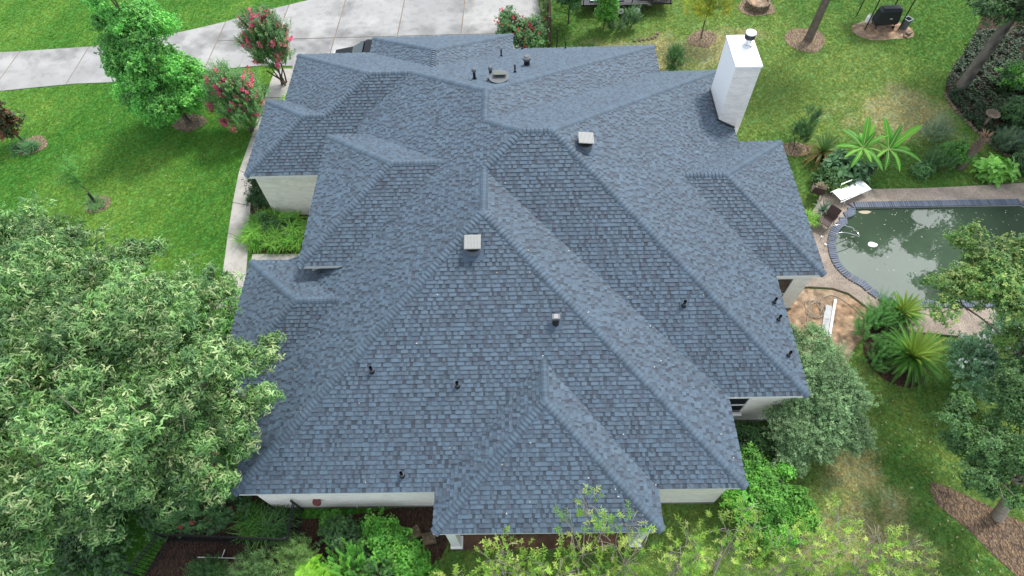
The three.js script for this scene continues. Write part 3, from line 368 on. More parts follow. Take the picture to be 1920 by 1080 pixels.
vent('vent_pipe', [0.32, 4.8, -22.4], (g) => { mesh('flashing', skirt('B3', 0.2), flashMat, g); mesh('pipe', new THREE.CylinderGeometry(0.12, 0.14, 0.34, 14).translate(0, 0.16, 0), M.black, g); mesh('cap', [new THREE.CylinderGeometry(0.18, 0.18, 0.10, 14).translate(0, 0.38, 0), new THREE.CylinderGeometry(0.08, 0.17, 0.08, 14).translate(0, 0.46, 0)], M.lead, g); });
vent('turbine_vent', [-0.80, 6.12, -19.75], (g) => { mesh('flashing', skirt('B3', 0.36), flashMat, g); mesh('base', new THREE.CylinderGeometry(0.30, 0.34, 0.16, 24).translate(0, 0.10, 0), M.greyPlastic, g); mesh('collar', new THREE.CylinderGeometry(0.40, 0.36, 0.10, 24).translate(0, 0.22, 0), M.lead, g); const p = mesh('panel', rbox(0.50, 0.03, 0.30, 0.01, 0, 0, 0), std([0.10, 0.11, 0.09], 0.35), g); p.position.set(0.04, 0.34, -0.06); p.rotation.x = -0.35; });
for (const [p, s, tz] of [[[-1.56, 6.19, -11.66], 'F1', 0.16], [[2.19, 6.77, -15.49], 'R2', 0]]) vent('solar_vent', p, (g) => {
  mesh('flashing', skirt(s, 0.33), flashMat, g); mesh('base', new THREE.CylinderGeometry(0.22, 0.25, 0.26, 24).translate(0, 0.10, 0), M.greyPlastic, g); mesh('collar', new THREE.CylinderGeometry(0.29, 0.27, 0.06, 24).translate(0, 0.26, 0), M.black, g);
  const lid = mesh('lid', rbox(0.52, 0.035, 0.50, 0.008), std([0.24, 0.245, 0.235], 0.6), g); lid.position.set(0, 0.40, 0); lid.rotation.x = tz; if (s === 'R2') { lid.rotation.set(0.05, 0, -0.12); }
  for (let i = 0; i < 11; i++) mesh('rib', box(0.012, 0.016, 0.46, -0.225 + i * 0.045, 0.024, 0), std([0.33, 0.335, 0.325], 0.5), lid);
});

// ---------------------------------------------------------------- plants: leaves, clusters, crowns
function leafGeo(L, W, n, prof, bend = 0.3, fold = 0.25) {     // a leaf along +z with a folded midrib and a drooping tip
  const p = [], idx = []; for (let i = 0; i <= n; i++) { const t = i / n, w = W / 2 * prof(t), z = L * t * (1 - 0.15 * bend * t), y = -bend * L * t * t * 0.6; p.push(-w, y + fold * w, z, 0, y, z, w, y + fold * w, z); }
  for (let i = 0; i < n; i++) { const a = i * 3; idx.push(a, a + 1, a + 3, a + 1, a + 4, a + 3, a + 1, a + 2, a + 4, a + 2, a + 5, a + 4); }
  const g = new THREE.BufferGeometry(); g.setAttribute('position', new THREE.Float32BufferAttribute(p, 3)); g.setIndex(idx); g.computeVertexNormals(); return g.toNonIndexed();
}
const diamond = (L, W, bend = 0.3, fold = 0.3) => { const g = new THREE.BufferGeometry(), y = -bend * L * 0.15, y2 = -bend * L * 0.6; g.setAttribute('position', new THREE.Float32BufferAttribute([0, 0, 0, -W / 2, y + fold * W / 2, L * 0.45, 0, y2, L, 0, 0, 0, 0, y2, L, W / 2, y + fold * W / 2, L * 0.45], 3)); g.computeVertexNormals(); return g; };
const P_OAK = (t) => [0.10, 0.70, 0.55, 0.95, 0.04][Math.round(t * 4)], P_OVAL = (t) => Math.sin(Math.PI * clamp(t * 0.94 + 0.04)), P_LANCE = (t) => Math.pow(Math.sin(Math.PI * clamp(t * 0.96 + 0.03)), 0.8), P_STRAP = (t) => (t < 0.08 ? 0.6 : 1) * (1 - t * t * t);
function orient(g, yaw, pitch, roll = 0) { g = g.clone(); if (roll) g.rotateZ(roll); g.rotateX(-pitch); g.rotateY(yaw); return g; }
function rosette(seed, leaf, n, p0, p1, spread = 0.02) { const r = rng(seed), l = []; for (let i = 0; i < n; i++) { const g = orient(leaf, i * 2.4 + r() * 0.6, mix(p0, p1, r()), (r() - 0.5) * 0.7); const s = 0.7 + 0.5 * r(); g.scale(s, s, s); g.translate((r() - 0.5) * spread, r() * spread, (r() - 0.5) * spread); l.push(g); } return mergeGeometries(l); }
function spray(seed, leaf, n, H, p0, p1, rad = 0.02) { const r = rng(seed), l = []; for (let i = 0; i < n; i++) { const t = (i + 0.5) / n, g = orient(leaf, i * 2.4 + r(), mix(p0, p1, t) + (r() - 0.5) * 0.5, (r() - 0.5) * 0.6), s = 0.75 + 0.5 * r(); g.scale(s, s, s); g.translate((r() - 0.5) * rad, t * H, (r() - 0.5) * rad); l.push(g); } return mergeGeometries(l); }
const CL = {
  oak: [11, 12, 13].map((s) => rosette(s, leafGeo(0.26, 0.085, 4, P_OAK, 0.8, 0.35), 8, -0.8, 0.9, 0.20)),
  maple: [21, 22].map((s) => rosette(s, leafGeo(0.15, 0.12, 2, P_OVAL, 0.7, 0.2), 10, -0.7, 0.4, 0.16)),
  small: [31, 32].map((s) => rosette(s, diamond(0.075, 0.045), 13, -0.3, 1.2, 0.13)),
  mid: [41, 42].map((s) => rosette(s, leafGeo(0.11, 0.06, 2, P_OVAL, 0.4, 0.3), 10, -0.3, 1.0, 0.12)),
  glossy: [51, 52].map((s) => rosette(s, leafGeo(0.20, 0.085, 3, P_OVAL, 0.2, 0.35), 8, 0.0, 0.9, 0.05)),
  willow: [61, 62].map((s) => spray(s, diamond(0.10, 0.028, 0.4), 16, 0.34, 0.0, 0.9, 0.03)),
  shoot: [71, 72].map((s) => spray(s, leafGeo(0.10, 0.045, 2, P_OVAL, 0.4, 0.3), 18, 0.50, 0.1, 0.9, 0.03)),
  lily: [81, 82].map((s) => rosette(s, leafGeo(0.55, 0.028, 5, P_STRAP, 1.1, 0.4), 16, 0.5, 1.35, 0.05)),
  fern: [91].map((s) => spray(s, diamond(0.055, 0.012, 0.1), 70, 0.55, 0.0, 0.5, 0.015)),
  needle: [95, 96].map((s) => spray(s, diamond(0.09, 0.016, 0.2), 20, 0.25, 0.2, 1.0, 0.02)),
  big: [101, 102].map((s) => rosette(s, leafGeo(0.32, 0.17, 4, P_OVAL, 0.5, 0.3), 7, 0.1, 0.9, 0.10)),
  flower: [111].map((s) => spray(s, diamond(0.05, 0.05, 0.1), 22, 0.16, 0.0, 1.0, 0.07)),
};
const UP = V3(0, 1, 0);
function instanced(name, geos, mat, places, parent, cols, seed) {       // places: [pos, dir, scale]; split over the cluster variants, one InstancedMesh each
  const r = rng(seed), out = [];
  geos.forEach((g, k) => {
    const list = places.filter((_, i) => i % geos.length === k); if (!list.length) return;
    const im = shade(new THREE.InstancedMesh(g, mat, list.length)), q = new THREE.Quaternion(), q2 = new THREE.Quaternion(), m = new THREE.Matrix4(), c = new THREE.Color();
    list.forEach(([p, d, s, tone = 1], i) => { q.setFromUnitVectors(UP, d); q2.setFromAxisAngle(UP, r() * 6.283); q.multiply(q2); m.compose(p, q, V3(s, s, s)); im.setMatrixAt(i, m); const a = cols[Math.floor(r() * cols.length)], j = (0.80 + 0.40 * r()) * tone; c.setRGB(a[0] * j, a[1] * j, a[2] * j); im.setColorAt(i, c); });
    im.name = parent ? name : numbered(name); im.userData.kind = 'stuff'; (parent ?? scene).add(im); out.push(im);
  });
  return out;
}
const randDir = (r) => { const a = r() * 6.283, y = r() * 2 - 1, s = Math.sqrt(1 - y * y); return V3(Math.cos(a) * s, y, Math.sin(a) * s); };
// lobes: [x, y, z, radius, (flattening)] relative to the base; n clusters shared out over clumps that sit on the lobes
function crownPlaces(lobes, n, r, { clumps = 9, clumpR = 0.42, upBias = 0.7, scale = [0.8, 1.3], fill = 0.2 } = {}) {
  const tot = lobes.reduce((s, l) => s + l[3] * l[3], 0), out = [];
  for (const l of lobes) {
    const c = V3(l[0], l[1], l[2]), R = l[3], fl = l[4] ?? 0.8, k = Math.max(3, Math.round(clumps)), m = Math.round(n * R * R / tot), cs = [], tone = 0.72 + 0.56 * r();
    for (let i = 0; i < k; i++) { const d = randDir(r); if (d.y < -0.35) d.y *= -0.6; cs.push([c.clone().add(V3(d.x * R * 0.72, d.y * R * 0.72 * fl, d.z * R * 0.72)), R * clumpR * (0.7 + 0.6 * r())]); }
    for (let i = 0; i < m; i++) {
      let p; if (r() < fill) { const d = randDir(r); p = c.clone().addScaledVector(d, R * 0.8 * Math.cbrt(r())); } else { const [cc, cr] = cs[Math.floor(r() * k)], d = randDir(r); p = cc.clone().add(V3(d.x, d.y * 0.75, d.z).multiplyScalar(cr * (0.2 + 1.15 * Math.pow(r(), 0.8)))); }
      const dir = p.clone().sub(c).normalize().multiplyScalar(0.7).add(V3(0, upBias, 0)).addScaledVector(randDir(r), 0.45).normalize();
      out.push([p, dir, mix(scale[0], scale[1], r()), tone]);
    }
  }
  return out;
}
function plant(o) {
  const r = rng(o.seed), g = thing(o.name, o.label, o.category ?? 'tree', o.base, 0, o.group), wood = [], L = o.lobes;
  let leafLobes = L; if (o.sub) { leafLobes = []; for (const l of L) for (let i = 0; i < o.sub; i++) { const d = randDir(r); if (d.y < -0.2) d.y *= -0.7; const k = l[3] * (0.45 + 0.5 * r()); leafLobes.push([l[0] + d.x * k, l[1] + d.y * k * 0.75, l[2] + d.z * k, l[3] * (0.34 + 0.26 * r()), 0.8]); } }
  if (o.trunk) {
    const top = V3(...(o.top ?? (() => { let x = 0, y = 0, z = 0; for (const l of L) { x += l[0]; y += l[1]; z += l[2]; } return [x / L.length * 0.5, y / L.length * 0.72, z / L.length * 0.5]; })()));
    const stems = o.stems ?? 1;
    for (let s = 0; s < stems; s++) { const b = V3((r() - 0.5) * 0.3 * (stems > 1), 0, (r() - 0.5) * 0.3 * (stems > 1)), t = top.clone().add(V3((r() - 0.5) * 0.9 * (stems > 1), 0, (r() - 0.5) * 0.9 * (stems > 1))); wood.push(taperTube([b.clone().setY(-0.05), b.clone().lerp(t, 0.5).add(V3((r() - 0.5) * 0.12, 0, (r() - 0.5) * 0.12)), t], o.trunk, o.trunk * 0.6, 10, 8)); }
    for (const l of L) {
      const e = V3(l[0], l[1], l[2]), a = top.clone().multiplyScalar(mix(0.65, 1, r())), mid = a.clone().lerp(e, 0.55).add(V3(0, 0.12 * l[3], 0)); wood.push(taperTube([a, mid, e], o.limb ?? o.trunk * 0.42, (o.limb ?? o.trunk * 0.42) * 0.33, 8, 5));
      for (let i = 0; i < (o.twigs ?? 5); i++) { const d = randDir(r); if (d.y < 0) d.y *= -0.5; const q = e.clone().addScaledVector(d, l[3] * 0.95); wood.push(taperTube([mid.clone().lerp(e, 0.3 + 0.7 * r()), e.clone().lerp(q, 0.5).add(V3(0, 0.06, 0)), q], Math.max(0.008, o.trunk * 0.13), 0.006, 6, 4)); }
    }
    mesh('trunk', wood, o.bark ?? M.bark, g);
  }
  instanced('crown', o.leaf, o.mat ?? M.leaf, crownPlaces(leafLobes, o.n, r, o.opt), g, o.cols.map((c) => c.map((q) => q * (o.gain ?? 1.6))), o.seed + 1);
  if (o.bloom) instanced('blossom', CL.flower, M.petal, crownPlaces(L.map((l) => [l[0], l[1] + l[3] * 0.12, l[2], l[3] * 1.12, l[4]]), o.bloom[0], r, { clumps: 12, clumpR: 0.25, fill: 0.0, upBias: 1.2, scale: o.bloom[2] ?? [0.8, 1.4] }), g, o.bloom[1], o.seed + 2);
  return g;
}
const G = {   // leaf colours, base values
  oak: [[0.070, 0.142, 0.040], [0.088, 0.176, 0.050], [0.116, 0.212, 0.068], [0.150, 0.236, 0.092], [0.050, 0.110, 0.038], [0.045, 0.10, 0.036], [0.22, 0.27, 0.125]], maple: [[0.070, 0.210, 0.042], [0.085, 0.240, 0.048], [0.125, 0.285, 0.060], [0.060, 0.185, 0.040]],
  dark: [[0.022, 0.058, 0.018], [0.030, 0.075, 0.022], [0.040, 0.090, 0.028]], shrub: [[0.035, 0.095, 0.030], [0.050, 0.125, 0.035], [0.065, 0.140, 0.040]], bright: [[0.060, 0.205, 0.025], [0.085, 0.245, 0.030], [0.110, 0.280, 0.040]], grey: [[0.075, 0.130, 0.070], [0.095, 0.155, 0.085], [0.060, 0.110, 0.060], [0.12, 0.18, 0.10]],
  young: [[0.13, 0.235, 0.035], [0.18, 0.28, 0.045], [0.10, 0.20, 0.032], [0.26, 0.32, 0.085]], yellow: [[0.24, 0.28, 0.035], [0.30, 0.30, 0.045], [0.16, 0.23, 0.035]], lily: [[0.055, 0.150, 0.025], [0.085, 0.195, 0.030], [0.12, 0.23, 0.04]], crape: [[0.050, 0.115, 0.040], [0.065, 0.145, 0.045], [0.085, 0.165, 0.05]], pink: [[0.62, 0.07, 0.19], [0.70, 0.16, 0.25], [0.62, 0.24, 0.20]], red: [[0.40, 0.02, 0.04], [0.5, 0.05, 0.08]], white: [[0.72, 0.74, 0.70]], bronze: [[0.045, 0.05, 0.022], [0.10, 0.045, 0.02], [0.05, 0.08, 0.03]],
};
// big oak on the left, reaching over the eave
plant({ name: 'oak_tree', label: 'huge spreading oak whose crown overhangs the left eave', seed: 400, base: [-13.2, 0, -6.9], trunk: 0.34, top: [0.3, 4.2, -0.2], twigs: 8, leaf: CL.oak, cols: G.oak, n: 36000, sub: 10, limb: 0.05, bark: M.barkPale, gain: 2.0, opt: { clumps: 8, clumpR: 0.44, upBias: 0.4, scale: [0.28, 0.68], fill: 0.08 },
  lobes: [[-16.9, 5.8, -12.6, 1.3], [-14.7, 6.4, -11.0, 1.5], [-13.3, 7, -9.6, 1.7], [-13.1, 7.5, -7.0, 1.9], [-10.9, 7.7, -7.7, 1.7], [-10.5, 6.9, -9.3, 1.4], [-9.3, 5.8, -8.9, 1.1], [-8.6, 5.4, -7.7, 0.85], [-9.0, 7.2, -6.5, 1.3], [-10.2, 7.6, -5.2, 1.5], [-12.0, 6.9, -4.5, 1.6], [-9.3, 6.2, -5.2, 1.05], [-8.6, 5.3, -6.2, 0.8], [-10.6, 5.9, -4.1, 1.2], [-12.9, 5.6, -3.2, 1.5], [-9.1, 4.9, -4.7, 0.75], [-15.4, 6.6, -8.2, 1.9], [-15.2, 6.0, -5.4, 1.8], [-17.2, 5.4, -10.6, 1.8], [-12.6, 5.6, -8.6, 1.5], [-11.6, 5.6, -6.2, 1.4], [-11.8, 5.4, -9.8, 1.2], [-14, 5, -7.4, 1.6], [-9.7, 5.8, -10.4, 0.9], [-12.2, 6.3, -11.5, 0.8], [-8.0, 5.2, -8.6, 0.6], [-7.75, 5.0, -7.2, 0.55], [-8.1, 4.9, -6.0, 0.55]].map((l) => [l[0] + 13.2, l[1], l[2] + 6.9, l[3]]) });
plant({ name: 'maple_tree', label: 'full bright green maple on the lawn beside the driveway', seed: 420, base: [-17.26, 0, -24.84], trunk: 0.15, twigs: 5, leaf: CL.maple, cols: G.maple, n: 22000, sub: 9, gain: 2.3, opt: { clumps: 8, clumpR: 0.46, scale: [0.35, 0.75], upBias: 0.5, fill: 0.25 },
  lobes: [[0, 1.05, 0.3, 1.25, 0.6], [-1.35, 1.9, 0.3, 1.15], [1.35, 2.0, 0.1, 1.15], [0, 2.1, 1.0, 1.15], [0, 2.1, -1.0, 1.15], [-0.9, 3.3, 0.2, 1.15], [0.95, 3.4, 0, 1.1], [0, 3.4, 0.8, 1.15], [0, 4.6, 0, 1.4], [0.45, 5.6, 0, 0.95], [-0.45, 5.8, 0, 0.95], [0, 7.0, 0, 0.9]] });
plant({ name: 'crape_myrtle', label: 'pink flowering shrub nearest the walk beside the left wing', category: 'shrub', seed: 430, base: [-13.75, 0, -24.1], trunk: 0.05, stems: 5, top: [0, 0.7, 0], twigs: 6, leaf: CL.shoot, cols: G.crape, gain: 2.4, n: 1700, bloom: [210, G.pink, [1.1, 2.0]], opt: { clumps: 12, clumpR: 0.42, upBias: 1.5, scale: [0.7, 1.1], fill: 0.4 }, lobes: [[0, 1.1, 0, 1.05], [-0.5, 2.0, 0, 1.0], [0.5, 2.1, -0.2, 0.95], [0, 2.9, 0, 0.85]] });
plant({ name: 'crape_myrtle', label: 'taller pink flowering shrub between driveway and back left eave', category: 'shrub', seed: 440, base: [-12.75, 0, -27.6], trunk: 0.05, stems: 6, top: [0, 1.2, 0], twigs: 6, leaf: CL.shoot, cols: G.crape, gain: 2.4, n: 1600, bloom: [200, G.pink, [1.1, 2.1]], opt: { clumps: 12, clumpR: 0.40, upBias: 1.5, scale: [0.7, 1.1], fill: 0.35 }, lobes: [[0, 1.7, 0, 0.85], [-0.4, 2.5, 0.1, 0.85], [0.45, 2.7, -0.1, 0.8], [-0.1, 3.5, 0, 0.75]] });
plant({ name: 'ground_shrub', label: 'low lime green shrub at the foot of the back left corner', category: 'shrub', seed: 445, base: [-11.6, 0, -25.2], leaf: CL.small, cols: [[0.16, 0.34, 0.02], [0.20, 0.38, 0.03]], n: 420, opt: { clumps: 9, scale: [0.9, 1.4] }, lobes: [[0, 0.25, 0, 0.7, 0.6], [-0.4, 0.2, -0.6, 0.6, 0.6], [-0.3, 0.2, 0.6, 0.6, 0.6]] });
plant({ name: 'oleander_shrub', label: 'red flowering round shrub behind the garage wing by the fence', category: 'shrub', seed: 450, base: [0.1, 0, -29.6], trunk: 0.04, stems: 4, top: [0, 0.6, 0], leaf: CL.mid, cols: G.shrub, n: 1100, bloom: [60, G.red, [0.8, 1.3]], opt: { clumps: 11, upBias: 1.0, fill: 0.35 }, lobes: [[0.4, 0.9, 0.1, 0.95], [-0.3, 1.4, 0, 0.9], [-0.75, 1.9, -0.2, 0.7], [0.6, 1.5, 0, 0.75]] });
plant({ name: 'magnolia_sapling', label: 'small bronze leaved magnolia at the left edge of lawn', seed: 455, base: [-25.3, 0, -23.5], trunk: 0.06, leaf: CL.glossy, cols: G.bronze, n: 240, opt: { clumps: 9, fill: 0.3 }, lobes: [[-0.1, 1.0, 0, 0.55], [-0.2, 1.7, 0, 0.6], [0.3, 1.5, 0, 0.45], [0, 2.3, 0, 0.5]] });
plant({ name: 'grass_clump', label: 'tuft of dark ornamental grass under the small magnolia', category: 'plant', seed: 457, base: [-25.0, 0, -23.0], leaf: CL.lily, mat: M.leafDull, cols: [[0.06, 0.15, 0.06], [0.07, 0.17, 0.06]], n: 40, opt: { clumps: 7, scale: [0.5, 0.8], upBias: 2 }, lobes: [[0, 0.1, 0, 0.6, 0.3]] });
plant({ name: 'sapling', label: 'thin sapling with sparse light leaves in the left lawn', seed: 460, base: [-20.1, 0, -19.4], trunk: 0.025, twigs: 5, leaf: CL.willow, cols: [[0.07, 0.20, 0.04], [0.10, 0.24, 0.05]], n: 130, opt: { clumps: 8, fill: 0.3, scale: [0.7, 1.1] }, lobes: [[-0.1, 1.6, 0, 0.55], [0.1, 2.3, 0, 0.6]] });
plant({ name: 'grass_clump', label: 'tuft of pale grass round the staked sapling', category: 'plant', seed: 462, base: [-20.05, 0, -19.3], leaf: CL.lily, mat: M.leafDull, cols: [[0.08, 0.18, 0.06], [0.10, 0.21, 0.07]], n: 36, opt: { clumps: 7, scale: [0.4, 0.6], upBias: 2 }, lobes: [[0, 0.08, 0, 0.5, 0.3]] });
tag(mesh('tree_stake', rod([-20.02, 0, -19.25], [-20.06, 0.75, -19.33], 0.05, 0.05), M.black), 'short black guard tube at the foot of the sapling', 'stake');
plant({ name: 'round_hedge', label: 'clipped dark green hedge at the corner of white wall', category: 'hedge', seed: 465, base: [-12.0, 0, -19.6], leaf: CL.small, cols: G.dark, n: 1300, opt: { clumps: 16, clumpR: 0.35, scale: [0.7, 1.0], fill: 0.3 }, lobes: [[0, 0.6, 0, 0.75, 0.9], [0.1, 0.6, 0.7, 0.65, 0.9], [-0.1, 0.5, -0.7, 0.65, 0.9]] });
plant({ name: 'daylily_bed', label: 'dense strap leaved lilies in the bed by the walk', category: 'plant', seed: 470, base: [-10.5, 0, -17.3], leaf: CL.lily, mat: M.leafDull, cols: G.lily, gain: 2.1, n: 430, opt: { clumps: 8, clumpR: 0.5, scale: [0.6, 1.05], upBias: 2.2, fill: 0.5 }, lobes: [[-1.3, 0.12, 0.2, 0.75, 0.2], [-0.5, 0.12, 0.4, 0.75, 0.2], [0.3, 0.12, 0.4, 0.75, 0.2], [0.9, 0.12, 0.3, 0.7, 0.2], [-1.2, 0.12, -0.5, 0.7, 0.2], [-0.2, 0.12, -0.3, 0.6, 0.2]] });
plant({ name: 'leafy_shrub', label: 'low leafy shrub among the lilies by the walk', category: 'shrub', seed: 472, base: [-11.3, 0, -17.6], leaf: CL.mid, cols: G.shrub, n: 300, opt: { clumps: 9 }, lobes: [[0, 0.35, 0, 0.6, 0.7], [0.7, 0.35, 0.3, 0.5, 0.7]] });
plant({ name: 'leafy_shrub', label: 'light green shrub at the end of walk by small left gable', category: 'shrub', seed: 474, base: [-11.2, 0, -13.2], leaf: CL.mid, cols: G.bright, n: 650, opt: { clumps: 10 }, lobes: [[-0.4, 0.5, -0.2, 0.7], [0.1, 0.5, 0.7, 0.7], [-0.6, 0.5, 1.4, 0.8], [0.3, 0.5, 1.9, 0.7]] });
plant({ name: 'crape_myrtle', label: 'low red flowering shrub at the left front corner under the oak', category: 'shrub', seed: 476, base: [-10.1, 0, -5.2], trunk: 0.03, stems: 4, top: [0, 0.5, 0], leaf: CL.shoot, cols: G.shrub, n: 380, bloom: [22, [[0.5, 0.06, 0.05]], [0.8, 1.2]], opt: { clumps: 9, upBias: 1.3 }, lobes: [[0, 0.9, 0, 0.8], [-0.7, 1.1, 0.3, 0.7], [0.3, 1.2, -0.6, 0.6], [-0.6, 1.0, -0.9, 0.8]] });
// understory below the oak
[[-14.6, -4.2, 1.3, 'dark understory shrub in the lower left corner'], [-14.3, -6.4, 1.3, 'dark understory shrub behind the lower left corner shrub'], [-12.0, -8.6, 1.2, 'dark understory shrub near the oak trunk'], [-10.9, -10.6, 1.2, 'dark understory shrub beside the small left gable'], [-14.2, -11.0, 1.2, 'dark understory shrub on the lawn side of oak'], [-12.2, -5.4, 1.0, 'dark understory shrub behind the iron fence']].forEach(([x, z, R, label], i) =>
  plant({ name: 'understory_shrub', label, category: 'shrub', seed: 480 + i * 3, base: [x, 0, z], leaf: CL.mid, cols: G.dark.concat(G.shrub), n: 620, group: 'understory shrubs under the oak', opt: { clumps: 10, fill: 0.3, scale: [0.9, 1.4] }, lobes: [[0, 0.7, 0, R, 0.7], [0.8, 0.6, 0.5, R * 0.7, 0.7], [-0.7, 0.6, -0.4, R * 0.75, 0.7]] }));
// front bed shrubs
[[-6.0, -4.25, 0.7, G.shrub, 'mid', 'leafy shrub against the front wall left of the porch'], [-4.7, -4.2, 0.75, G.bright, 'mid', 'bright leafy shrub between wall and porch corner'], [-7.6, -3.6, 0.62, [[0.12, 0.22, 0.06], [0.15, 0.25, 0.08]], 'needle', 'feathery pale green bush beside the iron fence corner'], [-5.8, -3.2, 0.7, G.bright, 'fern', 'light ferny clump at the bottom edge'], [-3.9, -3.4, 0.62, G.bright, 'mid', 'bright clump left of the porch step at bottom edge'], [-8.9, -3.2, 0.6, [[0.09, 0.18, 0.06], [0.11, 0.2, 0.07]], 'needle', 'grey green needle bush at bottom edge left of the feathery bush'], [-6.9, -3.1, 0.5, [[0.16, 0.34, 0.03]], 'big', 'lime vine with broad leaves at bottom edge'], [-9.2, -4.75, 0.5, G.lily, 'lily', 'strap leaved clump beside the pale rock'], [-4.9, -3.0, 0.6, G.shrub, 'fern', 'dark fern clump at bottom edge'], [-10.3, -3.1, 0.55, G.shrub, 'needle', 'dark needle bush at bottom edge before the white pipe'], [-6.6, -4.75, 0.32, G.bright, 'mid', 'little bright plant below the red wall pot'], [-8.4, -4.6, 0.35, G.shrub, 'lily', 'strap leaved clump inside the iron fence corner'], [-3.4, -2.9, 0.5, G.bright, 'fern', 'light fern beside the little pale tree']].forEach(([x, z, R, cols, kind, label], i) =>
  plant({ name: kind === 'fern' ? 'fern' : 'bed_shrub', label, category: kind === 'fern' ? 'fern' : 'shrub', seed: 500 + i * 3, base: [x, 0, z], trunk: kind === 'lily' ? 0 : 0.02, stems: 3, top: [0, 0.2, 0], twigs: 4, leaf: CL[kind], cols, n: kind === 'lily' ? 24 : kind === 'big' ? 70 : kind === 'fern' ? 130 : 330, opt: { clumps: 9, fill: 0.35, upBias: kind === 'fern' ? 1.4 : 0.9 }, lobes: [[0, R * 0.7, 0, R, 0.8], [R * 0.6, R * 0.6, R * 0.3, R * 0.6, 0.8], [-R * 0.6, R * 0.5, -R * 0.2, R * 0.6, 0.8]] }));
// young willowy trees along the bottom edge
[[1.6, -2.7, 5.0, -1.7, 'young yellow green tree whose top stands before the porch roof'], [2.8, -2.6, 4.4, -1.3, 'young yellow green tree right of the porch roof tree'], [-0.7, -2.6, 4.0, -0.8, 'small young tree at bottom edge left of the porch roof trees'], [0.4, -2.4, 3.9, -0.5, 'smallest young tree at bottom edge below the porch eave'], [4.4, -2.6, 4.3, -1.0, 'young yellow green tree at the right porch corner'], [6.0, -3.0, 4.4, -1.3, 'young yellow green tree before the right front corner'], [7.3, -2.6, 4.0, -1.1, 'young yellow green tree on the lawn edge before the bright bush'], [8.6, -2.9, 4.2, -1.2, 'tallest lawn side young tree at bottom edge'], [9.6, -2.6, 3.8, -0.9, 'outer young tree on the lawn at bottom edge'], [10.6, -2.5, 3.5, -0.9, 'outermost young tree on the lawn at bottom edge'], [-2.2, -2.2, 3.0, -0.4, 'little pale twiggy tree by the porch step']].forEach(([x, z, h, lean, label], i) =>
  plant({ name: 'young_tree', label, seed: 540 + i * 3, base: [x, 0, z], trunk: 0.036, stems: 2, limb: 0.018, top: [0, h * 0.55, lean * 0.4], twigs: 7, bark: M.barkWhite, leaf: CL.willow, mat: M.leafDull, cols: G.young, gain: 1.75, n: 96, group: 'young willowy trees along the bottom edge', opt: { clumps: 9, clumpR: 0.40, upBias: 1.3, fill: 0.35, scale: [0.7, 1.15] }, lobes: [[0, h * 0.93, lean * 0.9, 0.42], [-0.4, h * 0.76, lean * 0.6, 0.55], [0.45, h * 0.72, lean * 0.55, 0.55], [0, h * 0.55, lean * 0.3, 0.65], [0.5, h * 0.45, 0.1, 0.5], [-0.5, h * 0.4, 0, 0.5]] }));
// right side shrubs beside the wall
plant({ name: 'large_shrub', label: 'tall grey green shrub at the right wall below the right eave', category: 'shrub', seed: 600, base: [10.0, 0, -8.2], trunk: 0.06, stems: 5, top: [0, 0.9, 0], leaf: CL.small, mat: M.leafDull, cols: [[0.085, 0.140, 0.066], [0.105, 0.165, 0.080], [0.070, 0.120, 0.056], [0.13, 0.19, 0.10]], gain: 2.3, n: 15000, sub: 9, opt: { clumps: 7, clumpR: 0.5, upBias: 1.0, fill: 0.15, scale: [0.5, 0.95] }, lobes: [[-0.3, 1.5, 0.3, 1.25], [0.4, 1.7, -0.8, 1.2], [-0.8, 1.2, 1.2, 1.0], [0.5, 1.3, 0.9, 0.9], [0.5, 2.2, -0.2, 0.9], [0.2, 1.7, -1.7, 0.9], [-0.4, 1.4, -2.3, 0.7], [0.9, 1.0, 0.2, 0.7], [-1.3, 1.0, 1.8, 0.7], [1.0, 1.2, -1.2, 0.7], [-1.0, 1.6, 0.6, 0.6]] });
plant({ name: 'bright_bush', label: 'vivid green bush at the right front corner of roof', category: 'shrub', seed: 610, base: [7.9, 0, -5.2], trunk: 0.04, stems: 4, top: [0, 0.5, 0], leaf: CL.mid, cols: G.bright, n: 3600, sub: 6, opt: { clumps: 7, fill: 0.25, scale: [0.6, 1.1] }, lobes: [[-0.3, 0.9, 0, 1.0], [0.6, 0.8, -0.4, 0.9], [-0.2, 0.7, 0.8, 0.8], [0.8, 0.7, 0.5, 0.7], [-0.5, 1.1, -0.7, 0.7]] });
plant({ name: 'leafy_shrub', label: 'dark shrub under the window between right wall and vivid bush', category: 'shrub', seed: 615, base: [7.6, 0, -7.2], leaf: CL.mid, cols: G.dark.concat(G.shrub), n: 700, opt: { clumps: 10 }, lobes: [[0, 0.6, 0, 0.8], [0.7, 0.5, 0.3, 0.7], [-0.3, 0.5, 0.6, 0.6]] });
plant({ name: 'leafy_shrub', label: 'small green plants at the dirt patch under the right eave', category: 'shrub', seed: 618, base: [9.9, 0, -10.5], leaf: CL.small, cols: G.bright, n: 300, opt: { clumps: 9 }, lobes: [[0, 0.3, 0, 0.5], [0.2, 0.3, 0.7, 0.5]] });
